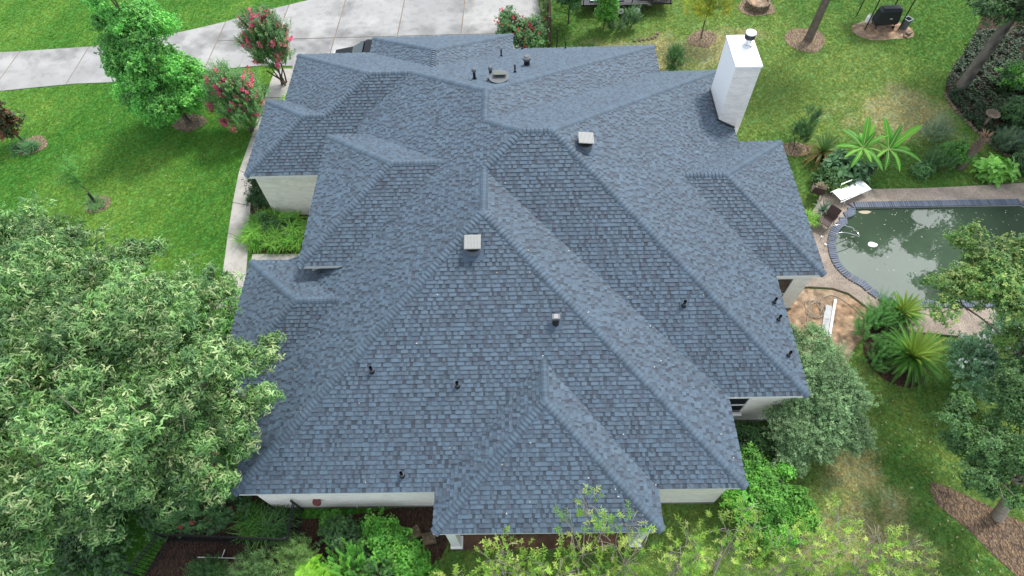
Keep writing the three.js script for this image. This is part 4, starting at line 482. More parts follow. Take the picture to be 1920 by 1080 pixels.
// trees over the right edge
plant({ name: 'evergreen_oak', label: 'spreading tree at the right edge hanging over the pool', seed: 620, base: [17.6, 0, -9.6], trunk: 0.22, top: [-0.6, 3.4, 0], twigs: 7, leaf: CL.mid, cols: [[0.055, 0.12, 0.03], [0.075, 0.15, 0.035], [0.10, 0.18, 0.04], [0.16, 0.21, 0.06]], n: 8000, sub: 7, gain: 1.9, bark: M.barkPale, limb: 0.05, opt: { clumps: 7, clumpR: 0.42, fill: 0.1, scale: [0.5, 0.95], upBias: 0.5 }, lobes: [[14.7, 5, -12.0, 1.0], [15.9, 5, -11.5, 1.1], [13.7, 4.8, -10.4, 0.95], [14.6, 5.3, -10.1, 1.1], [16.2, 5.4, -9.5, 1.2], [15.4, 4.4, -8.6, 0.9], [17.0, 4.6, -10.6, 0.9]].map((l) => [l[0] - 17.6, l[1], l[2] + 9.6, l[3]]) });
plant({ name: 'evergreen_oak', label: 'dark green tree at the right edge above the wood chip bed', seed: 630, base: [15.7, 0, -4.7], trunk: 0.20, top: [-0.6, 2.4, -0.6], twigs: 6, leaf: CL.mid, cols: [[0.035, 0.085, 0.026], [0.05, 0.11, 0.032], [0.065, 0.13, 0.036]], n: 9500, sub: 7, gain: 1.9, bark: M.barkPale, limb: 0.05, opt: { clumps: 7, fill: 0.08, scale: [0.45, 0.9], upBias: 0.5 }, lobes: [[14.7, 4.3, -7.3, 1.0], [13.3, 3.4, -6.6, 0.9], [13.9, 3.9, -5.8, 1.1], [13.4, 3.7, -5.0, 0.9], [14.7, 4.3, -4.9, 1.1], [15.4, 4.2, -6.2, 1.1], [15.6, 4.0, -7.6, 0.8]].map((l) => [l[0] - 15.7, l[1], l[2] + 4.7, l[3]]) });
plant({ name: 'flowering_shrub', label: 'white flowering arching shrub beside the larger sago palm', category: 'shrub', seed: 640, base: [16.6, 0, -9.9], trunk: 0.05, stems: 4, top: [0, 0.9, 0], twigs: 7, leaf: CL.small, mat: M.leafDull, cols: [[0.06, 0.12, 0.06], [0.08, 0.15, 0.08], [0.11, 0.18, 0.11]], gain: 2.3, n: 2600, bloom: [150, G.white, [0.6, 1.0]], opt: { clumps: 11, fill: 0.3, upBias: 1 }, lobes: [[-0.8, 1.7, 0.3, 0.9], [0.1, 2.0, 0.2, 1.0], [-0.3, 1.6, 1.2, 0.8], [0.7, 1.8, 1.2, 0.9], [0.9, 1.8, -0.6, 0.9]] });
// woods and trees at the back right, mirrored in the pool
plant({ name: 'woodland_tree', label: 'tall straight grey trunked tree in the bed at upper right', seed: 650, base: [22.68, 0, -25.86], trunk: 0.27, top: [0.2, 9, 0], twigs: 4, bark: std([0.34, 0.33, 0.32], 0.95, { map: texBark, bumpMap: texBark, bumpScale: 0.04 }), leaf: CL.mid, cols: G.dark, n: 2600, opt: { clumps: 10, scale: [1.4, 2.2] }, lobes: [[0, 11, 0, 1.8], [1.4, 10, -0.5, 1.6], [-1.0, 10.2, 0.6, 1.4], [0.6, 9.2, 1.2, 1.4], [0.3, 12.2, 0.1, 1.2]] });
plant({ name: 'woodland_tree', label: 'dark leafy tree overhanging the upper right corner', seed: 660, base: [26.6, 0, -27.6], trunk: 0.25, top: [-0.4, 4, 0], leaf: CL.mid, cols: G.dark.concat([[0.05, 0.11, 0.03]]), n: 5200, opt: { clumps: 11, scale: [1.0, 1.7] }, lobes: [[21.9, 4.3, -26.2, 1.0], [23.0, 4.8, -26.6, 1.3], [24.2, 4.4, -25.2, 1.3], [25.0, 6, -27.2, 1.8], [26.6, 8, -27, 2.2], [25.5, 5.2, -24.0, 1.4], [24.0, 5.8, -28.6, 1.5], [22.6, 5.0, -28.2, 0.9], [27.5, 7, -24, 2]].map((l) => [l[0] - 26.6, l[1], l[2] + 27.6, l[3]]) });
plant({ name: 'woodland_tree', label: 'dark woodland tree beyond the right edge by the shady bed', seed: 670, base: [29.5, 0, -22.5], trunk: 0.28, leaf: CL.mid, cols: G.dark, n: 3400, opt: { clumps: 10, scale: [1.5, 2.4] }, lobes: [[0, 8, 0, 2.4], [-1.6, 6.5, 0.5, 2.0], [1.5, 7, 0.5, 2.0], [0, 10.5, 0, 2.0], [-1, 5, -1.5, 1.7]] });
plant({ name: 'woodland_tree', label: 'dark woodland tree beyond the right edge by the pool', seed: 680, base: [31, 0, -16.5], trunk: 0.28, leaf: CL.mid, cols: G.dark, n: 3000, opt: { clumps: 10, scale: [1.5, 2.4] }, lobes: [[0, 8, 0, 2.4], [-1.6, 6.5, 0.5, 2.0], [1.5, 7, 0.5, 2.0], [0, 10.0, 0, 1.8]] });
plant({ name: 'woodland_tree', label: 'tall dark woodland tree just beyond the right edge behind the bird bath', seed: 685, base: [27.6, 0, -21.8], trunk: 0.26, leaf: CL.mid, cols: G.dark, n: 4200, sub: 5, opt: { clumps: 7, scale: [1.3, 2.1] }, lobes: [[0, 8, 0, 2.2], [-1.4, 9.2, -0.6, 1.9], [1.3, 9.4, 0.5, 1.9], [0, 11, 0.3, 2.0], [-0.8, 12.4, -0.4, 1.4], [0.4, 6.4, 1.4, 1.6], [0.2, 10, 2.2, 1.7]] });
plant({ name: 'yard_tree', label: 'tall grey trunk standing in a mulch ring behind the chimney', seed: 690, base: [16.1, 0, -30.24], trunk: 0.24, top: [0.2, 6.5, -0.3], twigs: 4, leaf: CL.mid, cols: G.shrub, n: 2400, opt: { clumps: 10, scale: [1.3, 2] }, lobes: [[0, 8.5, 0, 1.9], [1.4, 7.6, 0.4, 1.5], [-1.3, 7.6, -0.3, 1.5], [0, 10, 0, 1.4], [0.6, 2.6, -0.3, 0.3]] });
plant({ name: 'yellow_tree', label: 'small yellow green tree in a mulch ring left of chimney', seed: 700, base: [10.23, 0, -30.6], trunk: 0.05, twigs: 6, leaf: CL.willow, mat: M.leafDull, cols: G.yellow, n: 620, opt: { clumps: 11, fill: 0.3, upBias: 0.8, scale: [0.8, 1.3] }, lobes: [[-0.7, 1.9, 0.2, 0.75], [0.6, 1.9, 0, 0.8], [0, 2.6, 0, 0.8], [0.1, 3.3, 0, 0.7]] });
plant({ name: 'garden_shrub', label: 'dark round shrub right of the back roof corner', category: 'shrub', seed: 705, base: [8.2, 0, -27.9], leaf: CL.needle, cols: G.shrub, n: 330, opt: { clumps: 10, upBias: 1.3 }, lobes: [[0, 0.5, 0, 0.5, 1.1], [0, 1.0, 0, 0.42, 1]] });
plant({ name: 'garden_shrub', label: 'upright shrub on the lawn right of the chimney', category: 'shrub', seed: 708, base: [13.45, 0, -22.2], trunk: 0.02, stems: 3, top: [0, 0.6, 0], leaf: CL.needle, cols: G.shrub, n: 320, opt: { clumps: 10, upBias: 1.6 }, lobes: [[0, 0.5, 0, 0.45, 1.2], [0.05, 1.1, 0, 0.42, 1.2], [0.1, 1.8, 0, 0.3, 1.2]] });
plant({ name: 'small_tree', label: 'small leafy tree by the fence end left of the trailer', seed: 712, base: [2.9, 0, -32.3], trunk: 0.05, leaf: CL.mid, cols: G.shrub, n: 700, opt: { clumps: 10, scale: [1, 1.5] }, lobes: [[0, 1.5, 0, 0.7], [0.2, 2.2, 0, 0.75], [-0.2, 2.9, 0, 0.7]] });
plant({ name: 'small_tree', label: 'bright leafy tree before the middle of the trailer', seed: 715, base: [4.83, 0, -31.7], trunk: 0.05, leaf: CL.mid, cols: G.bright, n: 850, opt: { clumps: 10, scale: [1, 1.4] }, lobes: [[0, 0.9, 0, 0.55], [0.1, 1.6, 0, 0.6], [0, 2.3, 0, 0.65], [0, 3.0, 0, 0.6]] });
plant({ name: 'garden_shrub', label: 'feathery shrub before the trailer wheels', category: 'shrub', seed: 718, base: [6.25, 0, -31.7], trunk: 0.02, stems: 3, top: [0, 0.5, 0], leaf: CL.fern, cols: G.shrub, n: 210, opt: { clumps: 10, upBias: 1.2 }, lobes: [[0.1, 0.35, 0, 0.4], [0.1, 0.75, 0, 0.3], [-0.8, 0.3, 0.3, 0.45]] });
plant({ name: 'twiggy_shrub', label: 'thin pale shrub between driveway and wooden fence', category: 'shrub', seed: 721, base: [1.35, 0, -31.2], trunk: 0.02, stems: 3, top: [0, 0.6, 0], leaf: CL.willow, mat: M.leafDull, cols: [[0.14, 0.2, 0.09]], n: 60, opt: { clumps: 7 }, lobes: [[0, 0.9, 0, 0.45], [0, 1.6, 0, 0.4]] });
// shady bed and border plants at the back right
{ const r = rng(730), pl = [], X = []; while (pl.length < 2300) { const x = 21.8 + r() * 8, z = -30.5 + r() * 10; if (!inPoly(x, z, DARKBED)) continue; pl.push([V3(x, 0.08 + 0.12 * r(), z), V3((r() - 0.5) * 0.8, 1, (r() - 0.5) * 0.8).normalize(), 0.9 + 0.8 * r()]); } instanced('ground_cover', CL.mid, M.leaf, pl, null, G.dark, 731).forEach((o, i) => tag(o, 'dark ivy like ground cover filling the shady bed', 'ground cover', null, 'stuff')); }
[[19.4, -20.4, 0.55, 'fern', G.shrub, 'dark ferny plant right of the bananas'], [20.0, -22.3, 0.7, 'fern', G.grey, 'loose airy bush on the lawn near the dead palm stump'], [20.3, -20.9, 0.7, 'mid', G.bright, 'bright leafy bush at the foot of dead palm stump'], [21.7, -19.9, 0.65, 'big', [[0.10, 0.24, 0.04], [0.13, 0.28, 0.05]], 'broad leaved ginger clump beside the pool deck'], [23.3, -20.2, 0.7, 'mid', G.dark, 'dark shrub at the right edge behind the pool deck'], [23.1, -21.6, 0.6, 'needle', G.grey, 'blue green shrub before the stone edging'], [18.6, -20.1, 0.4, 'mid', G.shrub, 'little bush on the lawn edge behind the pool'], [24.6, -23.5, 0.9, 'mid', G.shrub, 'leafy shrub deep in the shady bed'], [25.5, -26.0, 1.0, 'mid', G.shrub.concat(G.bright), 'bright topped shrub behind the straight grey trunk']].forEach(([x, z, R, kind, cols, label], i) =>
  plant({ name: 'border_shrub', label, category: 'shrub', seed: 740 + i * 3, base: [x, 0, z], trunk: 0.02, stems: 3, top: [0, 0.2, 0], twigs: 4, leaf: CL[kind], cols, n: kind === 'big' ? 85 : kind === 'fern' ? 130 : 380, opt: { clumps: 9, fill: 0.35, upBias: 1.1 }, lobes: [[0, R * 0.7, 0, R, 0.8], [R * 0.6, R * 0.6, R * 0.2, R * 0.6, 0.8], [-R * 0.6, R * 0.5, R * 0.1, R * 0.6, 0.8]] }));
[[15.0, -20.0, 0.85, 'big', [[0.05, 0.12, 0.05], [0.07, 0.15, 0.06]], 'broad dark leaves at the foot of bananas'], [14.3, -19.6, 0.7, 'mid', G.shrub, 'leafy shrub between brown chair and bananas'], [14.25, -19.25, 0.45, 'mid', [[0.13, 0.24, 0.03], [0.10, 0.2, 0.03]], 'yellow green shrub behind the white lounger']].forEach(([x, z, R, kind, cols, label], i) =>
  plant({ name: 'border_shrub', label, category: 'shrub', seed: 780 + i * 3, base: [x, 0, z], leaf: CL[kind], cols, n: kind === 'big' ? 90 : 420, opt: { clumps: 9, fill: 0.35, upBias: 1 }, lobes: [[0, R * 0.6, 0, R, 0.8], [R * 0.6, R * 0.5, R * 0.2, R * 0.6, 0.8], [-R * 0.6, R * 0.5, -R * 0.1, R * 0.6, 0.8]] }));
// sago palms: every frond a part
function frondGeo(L, droop) {
  const p = [], N = 34; for (let i = 2; i < N; i++) { const t = i / N, z = L * t, y = L * (0.30 * t - droop * t * t), ll = 0.085 * L / 1.1 * Math.sin(Math.PI * (0.12 + 0.84 * t)); for (const s of [-1, 1]) p.push(s * 0.006, y, z - 0.026, s * 0.006, y, z + 0.026, s * ll, y + ll * 0.45, z + ll * 1.5); }
  const g = new THREE.BufferGeometry(); g.setAttribute('position', new THREE.Float32BufferAttribute(p, 3)); g.computeVertexNormals();
  const rach = taperTube([...Array(6)].map((_, i) => { const t = i / 5; return V3(0, L * (0.30 * t - droop * t * t), L * t); }), 0.012, 0.003, 8, 4); return merge([g, rach]);
}
function sago(base, L, n, cols, label, seed, h = 0.4) {
  const t = thing('sago_palm', label, 'palm', base), r = rng(seed), geos = [0.25, 0.5, 0.8].map((d) => frondGeo(L, d)), mats = cols.map((c) => std(c.map((q) => q * 1.55), 0.45, { transmission: 0.15, thickness: 0 }));
  mesh('trunk', new THREE.CylinderGeometry(0.16, 0.22, h, 12).translate(0, h / 2, 0), M.barkDark, t);
  for (let i = 0; i < n; i++) { const lvl = i / n, o = mesh('frond', geos[lvl < 0.35 ? 2 : lvl < 0.75 ? 1 : 0], mats[Math.min(cols.length - 1, Math.floor(lvl * cols.length + (r() - 0.5) * 0.8 + 0.01) < 0 ? 0 : Math.floor(lvl * cols.length))], t); o.position.set(0, h, 0); o.rotation.set(-mix(-0.15, 1.1, lvl) + (r() - 0.5) * 0.2, i * 2.4 + r() * 0.3, 0, 'YXZ'); const s = 0.85 + 0.3 * r(); o.scale.set(s, s, s); }
}
sago([14.9, 0, -12.35], 0.92, 84, [[0.07, 0.14, 0.03], [0.07, 0.18, 0.03], [0.09, 0.22, 0.035], [0.20, 0.28, 0.05]], 'smaller sago palm at the edge of pool deck', 801);
sago([14.6, 0, -10.45], 1.25, 120, [[0.07, 0.15, 0.03], [0.07, 0.19, 0.03], [0.09, 0.23, 0.035], [0.20, 0.29, 0.05]], 'larger sago palm on the lawn side', 805);
sago([14.25, 0, -21.2], 0.95, 44, [[0.20, 0.14, 0.05], [0.13, 0.15, 0.04], [0.06, 0.13, 0.03]], 'yellowing sago palm left of the bananas', 809);
// foxtail ferns and dead fronds beside the sagos
[[13.5, -11.6, 0.6, 'foxtail fern clump on the dirt left of the larger sago'], [14.0, -12.3, 0.45, 'foxtail fern clump left of the smaller sago'], [13.45, -10.4, 0.5, 'lowest foxtail fern clump by the lawn edge']].forEach(([x, z, R, label], i) => plant({ name: 'foxtail_fern', label, category: 'fern', seed: 820 + i * 3, base: [x, 0, z], leaf: CL.fern, mat: M.leafDull, cols: [[0.06, 0.16, 0.04], [0.08, 0.20, 0.05]], n: 90, opt: { clumps: 7, upBias: 1.2, scale: [0.9, 1.5] }, lobes: [[0, 0.25, 0, R, 0.6], [0.3, 0.3, -0.4, R * 0.7, 0.6]] }));
// banana plants: every leaf a part with its midrib
function bananaLeaf(L, W, bend) { const g = leafGeo(L, W, 12, (t) => Math.min(1, 0.18 + 5 * t) * Math.sqrt(Math.max(0, 1 - Math.pow(t, 5))) * (0.92 + 0.08 * Math.sin(t * 60)), bend, 0.28), rib = taperTube([...Array(6)].map((_, i) => { const t = i / 5; return V3(0, -bend * L * t * t * 0.6 + 0.012, L * t * (1 - 0.15 * bend * t)); }), 0.022, 0.006, 10, 5); return [g, rib]; }
function banana(base, h, lean, leaves, label) {
  const t = thing('banana_plant', label, 'banana plant', base), top = V3(lean[0], h, lean[1]), mats = [[0.09, 0.33, 0.03], [0.13, 0.40, 0.035], [0.06, 0.25, 0.03]].map((c) => std(c, 0.6, { transmission: 0.25, thickness: 0, specularIntensity: 0.3 })), ribM = std([0.34, 0.42, 0.13], 0.5);
  mesh('stem', taperTube([V3(0, 0, 0), V3(lean[0] * 0.4, h * 0.5, lean[1] * 0.4), top], 0.11, 0.06, 10, 9), std([0.24, 0.25, 0.13], 0.7, { map: texBark }), t);
  leaves.forEach(([yaw, pitch, L, bend], i) => { const [lg, rg] = bananaLeaf(L, L * 0.19, bend), o = mesh('leaf', lg, mats[i % 3], t); mesh('midrib', rg, ribM, o); o.position.copy(top); o.rotation.set(-pitch, yaw, ((i * 37) % 10 - 5) * 0.05, 'YXZ'); });
}
banana([15.5, 0, -20.35], 1.5, [-0.1, 0.0], [[3.1, 1.0, 1.5, 0.35], [2.6, 0.9, 1.2, 0.4], [-2.3, 0.7, 1.3, 0.6], [-1.7, 0.35, 1.2, 0.7], [-1.2, 0.2, 1.0, 0.6], [0.5, 0.3, 1.35, 0.8], [1.9, 0.8, 1.2, 0.6], [0.0, 0.5, 0.9, 0.8], [2.2, 1.2, 0.9, 0.2], [-0.6, 0.15, 1.1, 0.8], [1.3, 0.35, 1.1, 0.8], [-2.8, 0.55, 1.2, 0.7], [3.0, 0.5, 1.0, 0.8]], 'banana plant nearer the house wing');
banana([16.35, 0, -20.2], 1.5, [0.15, -0.05], [[-2.8, 0.95, 1.5, 0.4], [2.0, 0.75, 1.75, 0.45], [1.1, 0.45, 1.5, 0.9], [0.3, 0.35, 1.2, 0.9], [-1.0, 0.3, 0.9, 0.6], [2.6, 1.1, 1.2, 0.3], [-2.0, 0.5, 1.1, 0.6], [1.6, 0.3, 1.2, 0.8], [-0.3, 0.15, 1.0, 0.9], [2.9, 0.6, 1.3, 0.7]], 'banana plant nearer the pool');

// ---------------------------------------------------------------- things in the yard
// dead palm stump, bird bath, edging stones
{ const t = thing('palm_stump', 'dead leaning palm stump with shaggy brown top', 'stump', [20.61, 0, -20.42]); mesh('trunk', taperTube([V3(0, 0, 0), V3(0.05, 0.9, -0.1), V3(0.15, 1.9, -0.15)], 0.19, 0.16, 10, 10), M.bark, t); const r = rng(850), b = []; for (let i = 0; i < 60; i++) { const a = r() * 6.28, y = 0.9 + r() * 1.1, d = 0.17 + 0.05 * r(); b.push(rod([0.08 + Math.cos(a) * 0.12, y, -0.1 + Math.sin(a) * 0.12], [0.08 + Math.cos(a) * (d + 0.08), y + 0.16, -0.1 + Math.sin(a) * (d + 0.08)], 0.03, 0.008, 4)); } mesh('dead_fibre', b, std([0.26, 0.16, 0.09], 1), t); }
{ const t = thing('bird_bath', 'round grey bird bath standing in the shady bed', 'bird bath', [22.75, 0, -23.1]); mesh('pedestal', new THREE.LatheGeometry([[0.16, 0], [0.16, 0.05], [0.07, 0.12], [0.06, 0.5], [0.10, 0.7], [0.12, 0.74]].map((p) => new THREE.Vector2(...p)), 18), M.stonePale, t); mesh('bowl', new THREE.LatheGeometry([[0.0, 0.74], [0.18, 0.75], [0.32, 0.83], [0.33, 0.85], [0.30, 0.85], [0.18, 0.79], [0, 0.775]].map((p) => new THREE.Vector2(...p)), 26), M.stonePale, t); }
function stones(pts, step, label, mat = M.stonePale, y = 0.05, size = 0.22, name = 'stone_edging') { const t = thing(name, label, 'edging'), c = new THREE.CatmullRomCurve3(pts.map((p) => V3(p[0], 0, p[1]))), n = Math.max(2, Math.round(c.getLength() / step)), r = rng(pts.length * 7 + n), geos = [0, 1, 2, 3].map((k) => { const g = new THREE.DodecahedronGeometry(size / 2, 1), P = g.attributes.position; for (let i = 0; i < P.count; i++) { const v = 0.82 + 0.34 * hash(Math.round(P.getX(i) * 300) + k * 17, Math.round(P.getZ(i) * 300) + Math.round(P.getY(i) * 200)); P.setXYZ(i, P.getX(i) * v, P.getY(i) * v * 0.6, P.getZ(i) * v * 0.8); } g.computeVertexNormals(); return g; }); for (let i = 0; i < n; i++) { const p = c.getPointAt((i + 0.5) / n), o = mesh('stone', geos[i % 4], mat, t); o.position.set(p.x + (r() - 0.5) * 0.05, y, p.z + (r() - 0.5) * 0.05); o.rotation.y = r() * 6.28; } return t; }
stones([[21.82, -25.6], [21.88, -24.5], [22.15, -23.42], [22.42, -22.48], [22.66, -21.75], [22.95, -21.2], [23.6, -20.9]], 0.2, 'pale stone edging along the shady bed');
stones([[6.4, -30.55], [7.0, -30.6], [7.6, -30.75], [7.9, -31.2]], 0.24, 'short curved row of white stones near the trailer');
{ const t = thing('stone_planter', 'round stacked stone planter at the top edge', 'planter', [13.97, 0, -33.45]), r = rng(870), g = [0, 1].map((k) => rbox(0.26, 0.13, 0.16, 0.03)); for (let y = 0; y < 3; y++) for (let i = 0; i < 14; i++) { const a = (i + y * 0.5) / 14 * 6.283, o = mesh('stone', g[i % 2], i % 3 ? M.stone : M.stonePale, t); o.position.set(Math.cos(a) * 0.6, 0.07 + y * 0.135, Math.sin(a) * 0.6); o.rotation.y = -a + Math.PI / 2 + (r() - 0.5) * 0.1; } mesh('soil', new THREE.CylinderGeometry(0.55, 0.55, 0.3, 20).translate(0, 0.18, 0), M.dirt, t); }
// covered grill under its shelter
{
  const t = thing('covered_grill', 'barbecue grill under a black fabric cover', 'grill', [20.55, 0, -31.35], 0.05); const g = new RoundedBoxGeometry(1.35, 0.95, 0.7, 4, 0.14), P = g.attributes.position; for (let i = 0; i < P.count; i++) { const y = P.getY(i) / 0.95 + 0.5; const k = 1 - 0.16 * smooth(0.55, 1, y) + 0.015 * Math.sin(P.getX(i) * 17 + y * 9); P.setX(i, P.getX(i) * k); P.setZ(i, P.getZ(i) * k * (1 - 0.15 * smooth(0.6, 1, y))); } g.computeVertexNormals(); g.translate(0, 0.68, 0); mesh('cover', g, M.cover, t);
  const lg = rod([0, 0, 0], [0, 0.3, 0], 0.025, 0.025, 8); for (const [x, z] of [[-0.5, 0.25], [0.5, 0.25], [-0.5, -0.25], [0.5, -0.25]]) mesh('leg', lg, M.black, t).position.set(x, 0, z); mesh('logo', [box(0.14, 0.03, 0.006, 0.05, 0.66, 0.357), box(0.05, 0.045, 0.006, 0.10, 0.65, 0.357)], M.whitePlastic, t); mesh('wheel', new THREE.CylinderGeometry(0.09, 0.09, 0.05, 16).rotateZ(Math.PI / 2).translate(0.45, 0.09, 0.32), M.rubber, t);
  const s = thing('grill_shelter', 'black framed grill shelter with pale metal roof', 'shelter', [20.5, 0, -31.5]); for (const [x, z] of [[-1.05, 0.5], [0.85, 0.5], [-1.05, -0.9], [0.85, -0.9]]) mesh('post', box(0.045, 2.1, 0.045, x, 1.05, z), M.black, s); for (const z of [0.5, -0.9]) mesh('beam', box(1.86, 0.05, 0.04, -0.1, 2.08, z), M.black, s); mesh('roof_panel', rbox(2.3, 0.04, 2.0, 0.01, -0.1, 2.14, -0.35), std([0.62, 0.64, 0.64], 0.4, { metalness: 0.3 }), s);
  const tank = thing('gas_bottle', 'pale gas bottle beside the covered grill', 'gas bottle', [19.75, 0, -31.6]); mesh('body', new THREE.CapsuleGeometry(0.15, 0.22, 6, 16).translate(0, 0.27, 0), M.whitePlastic, tank); mesh('collar', new THREE.TorusGeometry(0.09, 0.015, 6, 16).rotateX(1.57).translate(0, 0.57, 0), M.galv, tank);
  const b = thing('waste_bin', 'dark grey open bin beside the grill shelter', 'bin', [21.62, 0, -31.05], 0.5); mesh('body', new THREE.CylinderGeometry(0.24, 0.19, 0.6, 4, 1, true).rotateY(Math.PI / 4).translate(0, 0.3, 0), M.greyPlastic, b); mesh('rim', [box(0.38, 0.03, 0.03, 0, 0.6, 0.17), box(0.38, 0.03, 0.03, 0, 0.6, -0.17), box(0.03, 0.03, 0.31, 0.175, 0.6, 0), box(0.03, 0.03, 0.31, -0.175, 0.6, 0)], std([0.3, 0.34, 0.37], 0.5), b); mesh('bottom', box(0.24, 0.02, 0.24, 0, 0.03, 0), M.greyPlastic, b);
  const br = thing('brick_stack', 'little stack of pale blocks below the grey bin', 'bricks', [21.6, 0, -30.45], 0.2); for (const [x, y, z, a] of [[0, 0.05, 0, 0], [0.05, 0.15, 0.02, 0.3], [-0.16, 0.05, 0.08, 0.9]]) { const o = mesh('brick', rbox(0.32, 0.10, 0.2, 0.01), M.stonePale, br); o.position.set(x, y, z); o.rotation.y = a; }
}
// trailer
{
  const t = thing('utility_trailer', 'black tandem axle utility trailer at the top edge', 'trailer', [6.35, 0, -33.9]), W = 1.7;
  mesh('bed', [box(5.2, 0.10, W, -0.1, 0.62, 0), box(5.2, 0.05, 0.05, -0.1, 1.05, W / 2), box(5.2, 0.05, 0.05, -0.1, 1.05, -W / 2), ...[-2.6, -1.3, 0.2, 1.3, 2.4].flatMap((x) => [box(0.05, 0.42, 0.05, x, 0.85, W / 2), box(0.05, 0.42, 0.05, x, 0.85, -W / 2)])], M.black, t);
  mesh('tongue', [rod([-2.6, 0.55, 0.6], [-4.0, 0.5, 0], 0.05), rod([-2.6, 0.55, -0.6], [-4.0, 0.5, 0], 0.05)], M.black, t);
  for (const s of [1, -1]) { mesh('fender', [box(2.0, 0.04, 0.28, 0.05, 0.78, s * (W / 2 + 0.14)), box(0.30, 0.04, 0.28, -1.03, 0.70, s * (W / 2 + 0.14)).rotateZ(0), box(0.30, 0.04, 0.28, 1.13, 0.70, s * (W / 2 + 0.14))], M.black, t);
    for (const x of [-0.42, 0.50]) { const w = new THREE.Group(); w.name = 'wheel'; w.position.set(x, 0.35, s * (W / 2 + 0.14)); t.add(w); mesh('tyre', new THREE.TorusGeometry(0.26, 0.09, 12, 28), M.rubber, w); mesh('rim', [new THREE.CylinderGeometry(0.21, 0.21, 0.10, 22).rotateX(Math.PI / 2), new THREE.CylinderGeometry(0.07, 0.07, 0.16, 12).rotateX(Math.PI / 2)], M.whiteMetal, w); mesh('hub', new THREE.CylinderGeometry(0.045, 0.045, 0.20, 10).rotateX(Math.PI / 2), M.black, w); } }
  const l = thing('brush_pile', 'load of grey branches and scrap lying on the trailer', 'brush', [6.35, 0.68, -33.9]), r = rng(880), b = []; for (let i = 0; i < 90; i++) { const x = 0.9 + r() * 1.6, z = (r() - 0.5) * 1.5, a = (r() - 0.5) * 1.2, L = 0.5 + r() * 0.9; b.push(rod([x - Math.cos(a) * L / 2, 0.05 + r() * 0.3, z - Math.sin(a) * L / 2], [x + Math.cos(a) * L / 2, 0.05 + r() * 0.35, z + Math.sin(a) * L / 2], 0.02, 0.012, 4)); } mesh('branches', b, M.bark, l).userData.kind = 'stuff'; mesh('panel', rbox(2.0, 0.05, 1.0, 0.01, -1.2, 0.06, 0.1), std([0.35, 0.45, 0.47], 0.5), l);
}
// wooden fence seen end on, and a black gate post
{ const t = thing('wooden_fence', 'weathered wooden fence running back beside the driveway', 'fence', [1.75, 0, -30.2], 0); const g = [0, 1, 2].map((i) => box(0.022, 1.75 + 0.02 * i, 0.135)), ms = [M.wood, std([0.36, 0.28, 0.2], 0.9, { map: texBark }), std([0.26, 0.2, 0.15], 0.9, { map: texBark })]; for (let i = 0; i < 62; i++) mesh('picket', g[i % 3], ms[(i * 7) % 3], t).position.set(0.03, 0.9, -i * 0.145); for (const y of [0.35, 0.95, 1.55]) mesh('rail', box(0.04, 0.09, 9, -0.01, y, -4.4), M.wood, t); for (let i = 0; i < 5; i++) mesh('post', box(0.09, 1.85, 0.09, -0.075, 0.92, -0.1 - i * 2.15), M.wood, t);
  tag(mesh('gate_post', [box(0.07, 1.25, 0.07, 2.1, 0.62, -29.95), new THREE.SphereGeometry(0.05, 10, 6).translate(2.1, 1.27, -29.95)], M.black), 'black metal gate post at the near end of wooden fence', 'post'); }
// dark car behind the garage wing
{
  const t = thing('parked_car', 'glossy black car parked on driveway behind the garage wing', 'car', [-7.85, 0.035, -28.55]);
  const s = new THREE.Shape(); [[-2.25, 0.35], [-2.28, 0.62], [-2.1, 0.80], [-1.1, 0.95], [-0.35, 1.40], [0.1, 1.47], [1.1, 1.45], [1.75, 1.05], [2.2, 0.98], [2.28, 0.6], [2.25, 0.3]].forEach((p, i) => i ? s.lineTo(...p) : s.moveTo(...p)); s.closePath();
  const body = new THREE.ExtrudeGeometry(s, { depth: 1.5, bevelEnabled: true, bevelThickness: 0.14, bevelSize: 0.10, bevelSegments: 4, bevelOffset: -0.08 }); body.translate(0, 0, -0.75); const P = body.attributes.position; for (let i = 0; i < P.count; i++) { const y = P.getY(i); P.setZ(i, P.getZ(i) * (1 - 0.20 * smooth(0.95, 1.5, y)) * (1 - 0.10 * smooth(1.5, 2.4, Math.abs(P.getX(i))))); } body.computeVertexNormals(); mesh('body', body, M.blackGloss, t);
  const pane = (pts) => { const g = new THREE.BufferGeometry(); g.setAttribute('position', new THREE.Float32BufferAttribute([...pts[0], ...pts[1], ...pts[2], ...pts[0], ...pts[2], ...pts[3]], 3)); g.computeVertexNormals(); return g; };
  const gl = std([0.02, 0.035, 0.03], 0.06, { specularIntensity: 0.6 }); mesh('windshield', pane([[-1.13, 1.005, 0.74], [-1.13, 1.005, -0.74], [-0.42, 1.445, -0.62], [-0.42, 1.445, 0.62]]), gl, t); mesh('rear_window', pane([[1.16, 1.47, 0.6], [1.16, 1.47, -0.6], [1.74, 1.12, -0.72], [1.74, 1.12, 0.72]]), gl, t);
  for (const k of [1, -1]) { mesh('side_window', pane([[-0.9, 1.0, k * 0.885], [-0.3, 1.36, k * 0.80], [1.0, 1.36, k * 0.80], [1.5, 1.02, k * 0.885]]), gl, t); mesh('mirror', rbox(0.12, 0.12, 0.18, 0.03, -0.72, 1.0, k * 0.98), M.blackGloss, t); mesh('headlight', rbox(0.2, 0.12, 0.3, 0.03, -2.15, 0.72, k * 0.58), M.galv, t); for (const x of [-1.4, 1.4]) { const w = new THREE.Group(); w.name = 'wheel'; w.position.set(x, 0.32, k * 0.80); t.add(w); mesh('tyre', new THREE.TorusGeometry(0.24, 0.085, 10, 24), M.rubber, w); mesh('rim', new THREE.CylinderGeometry(0.2, 0.2, 0.1, 18).rotateX(Math.PI / 2), M.galv, w); } }
}
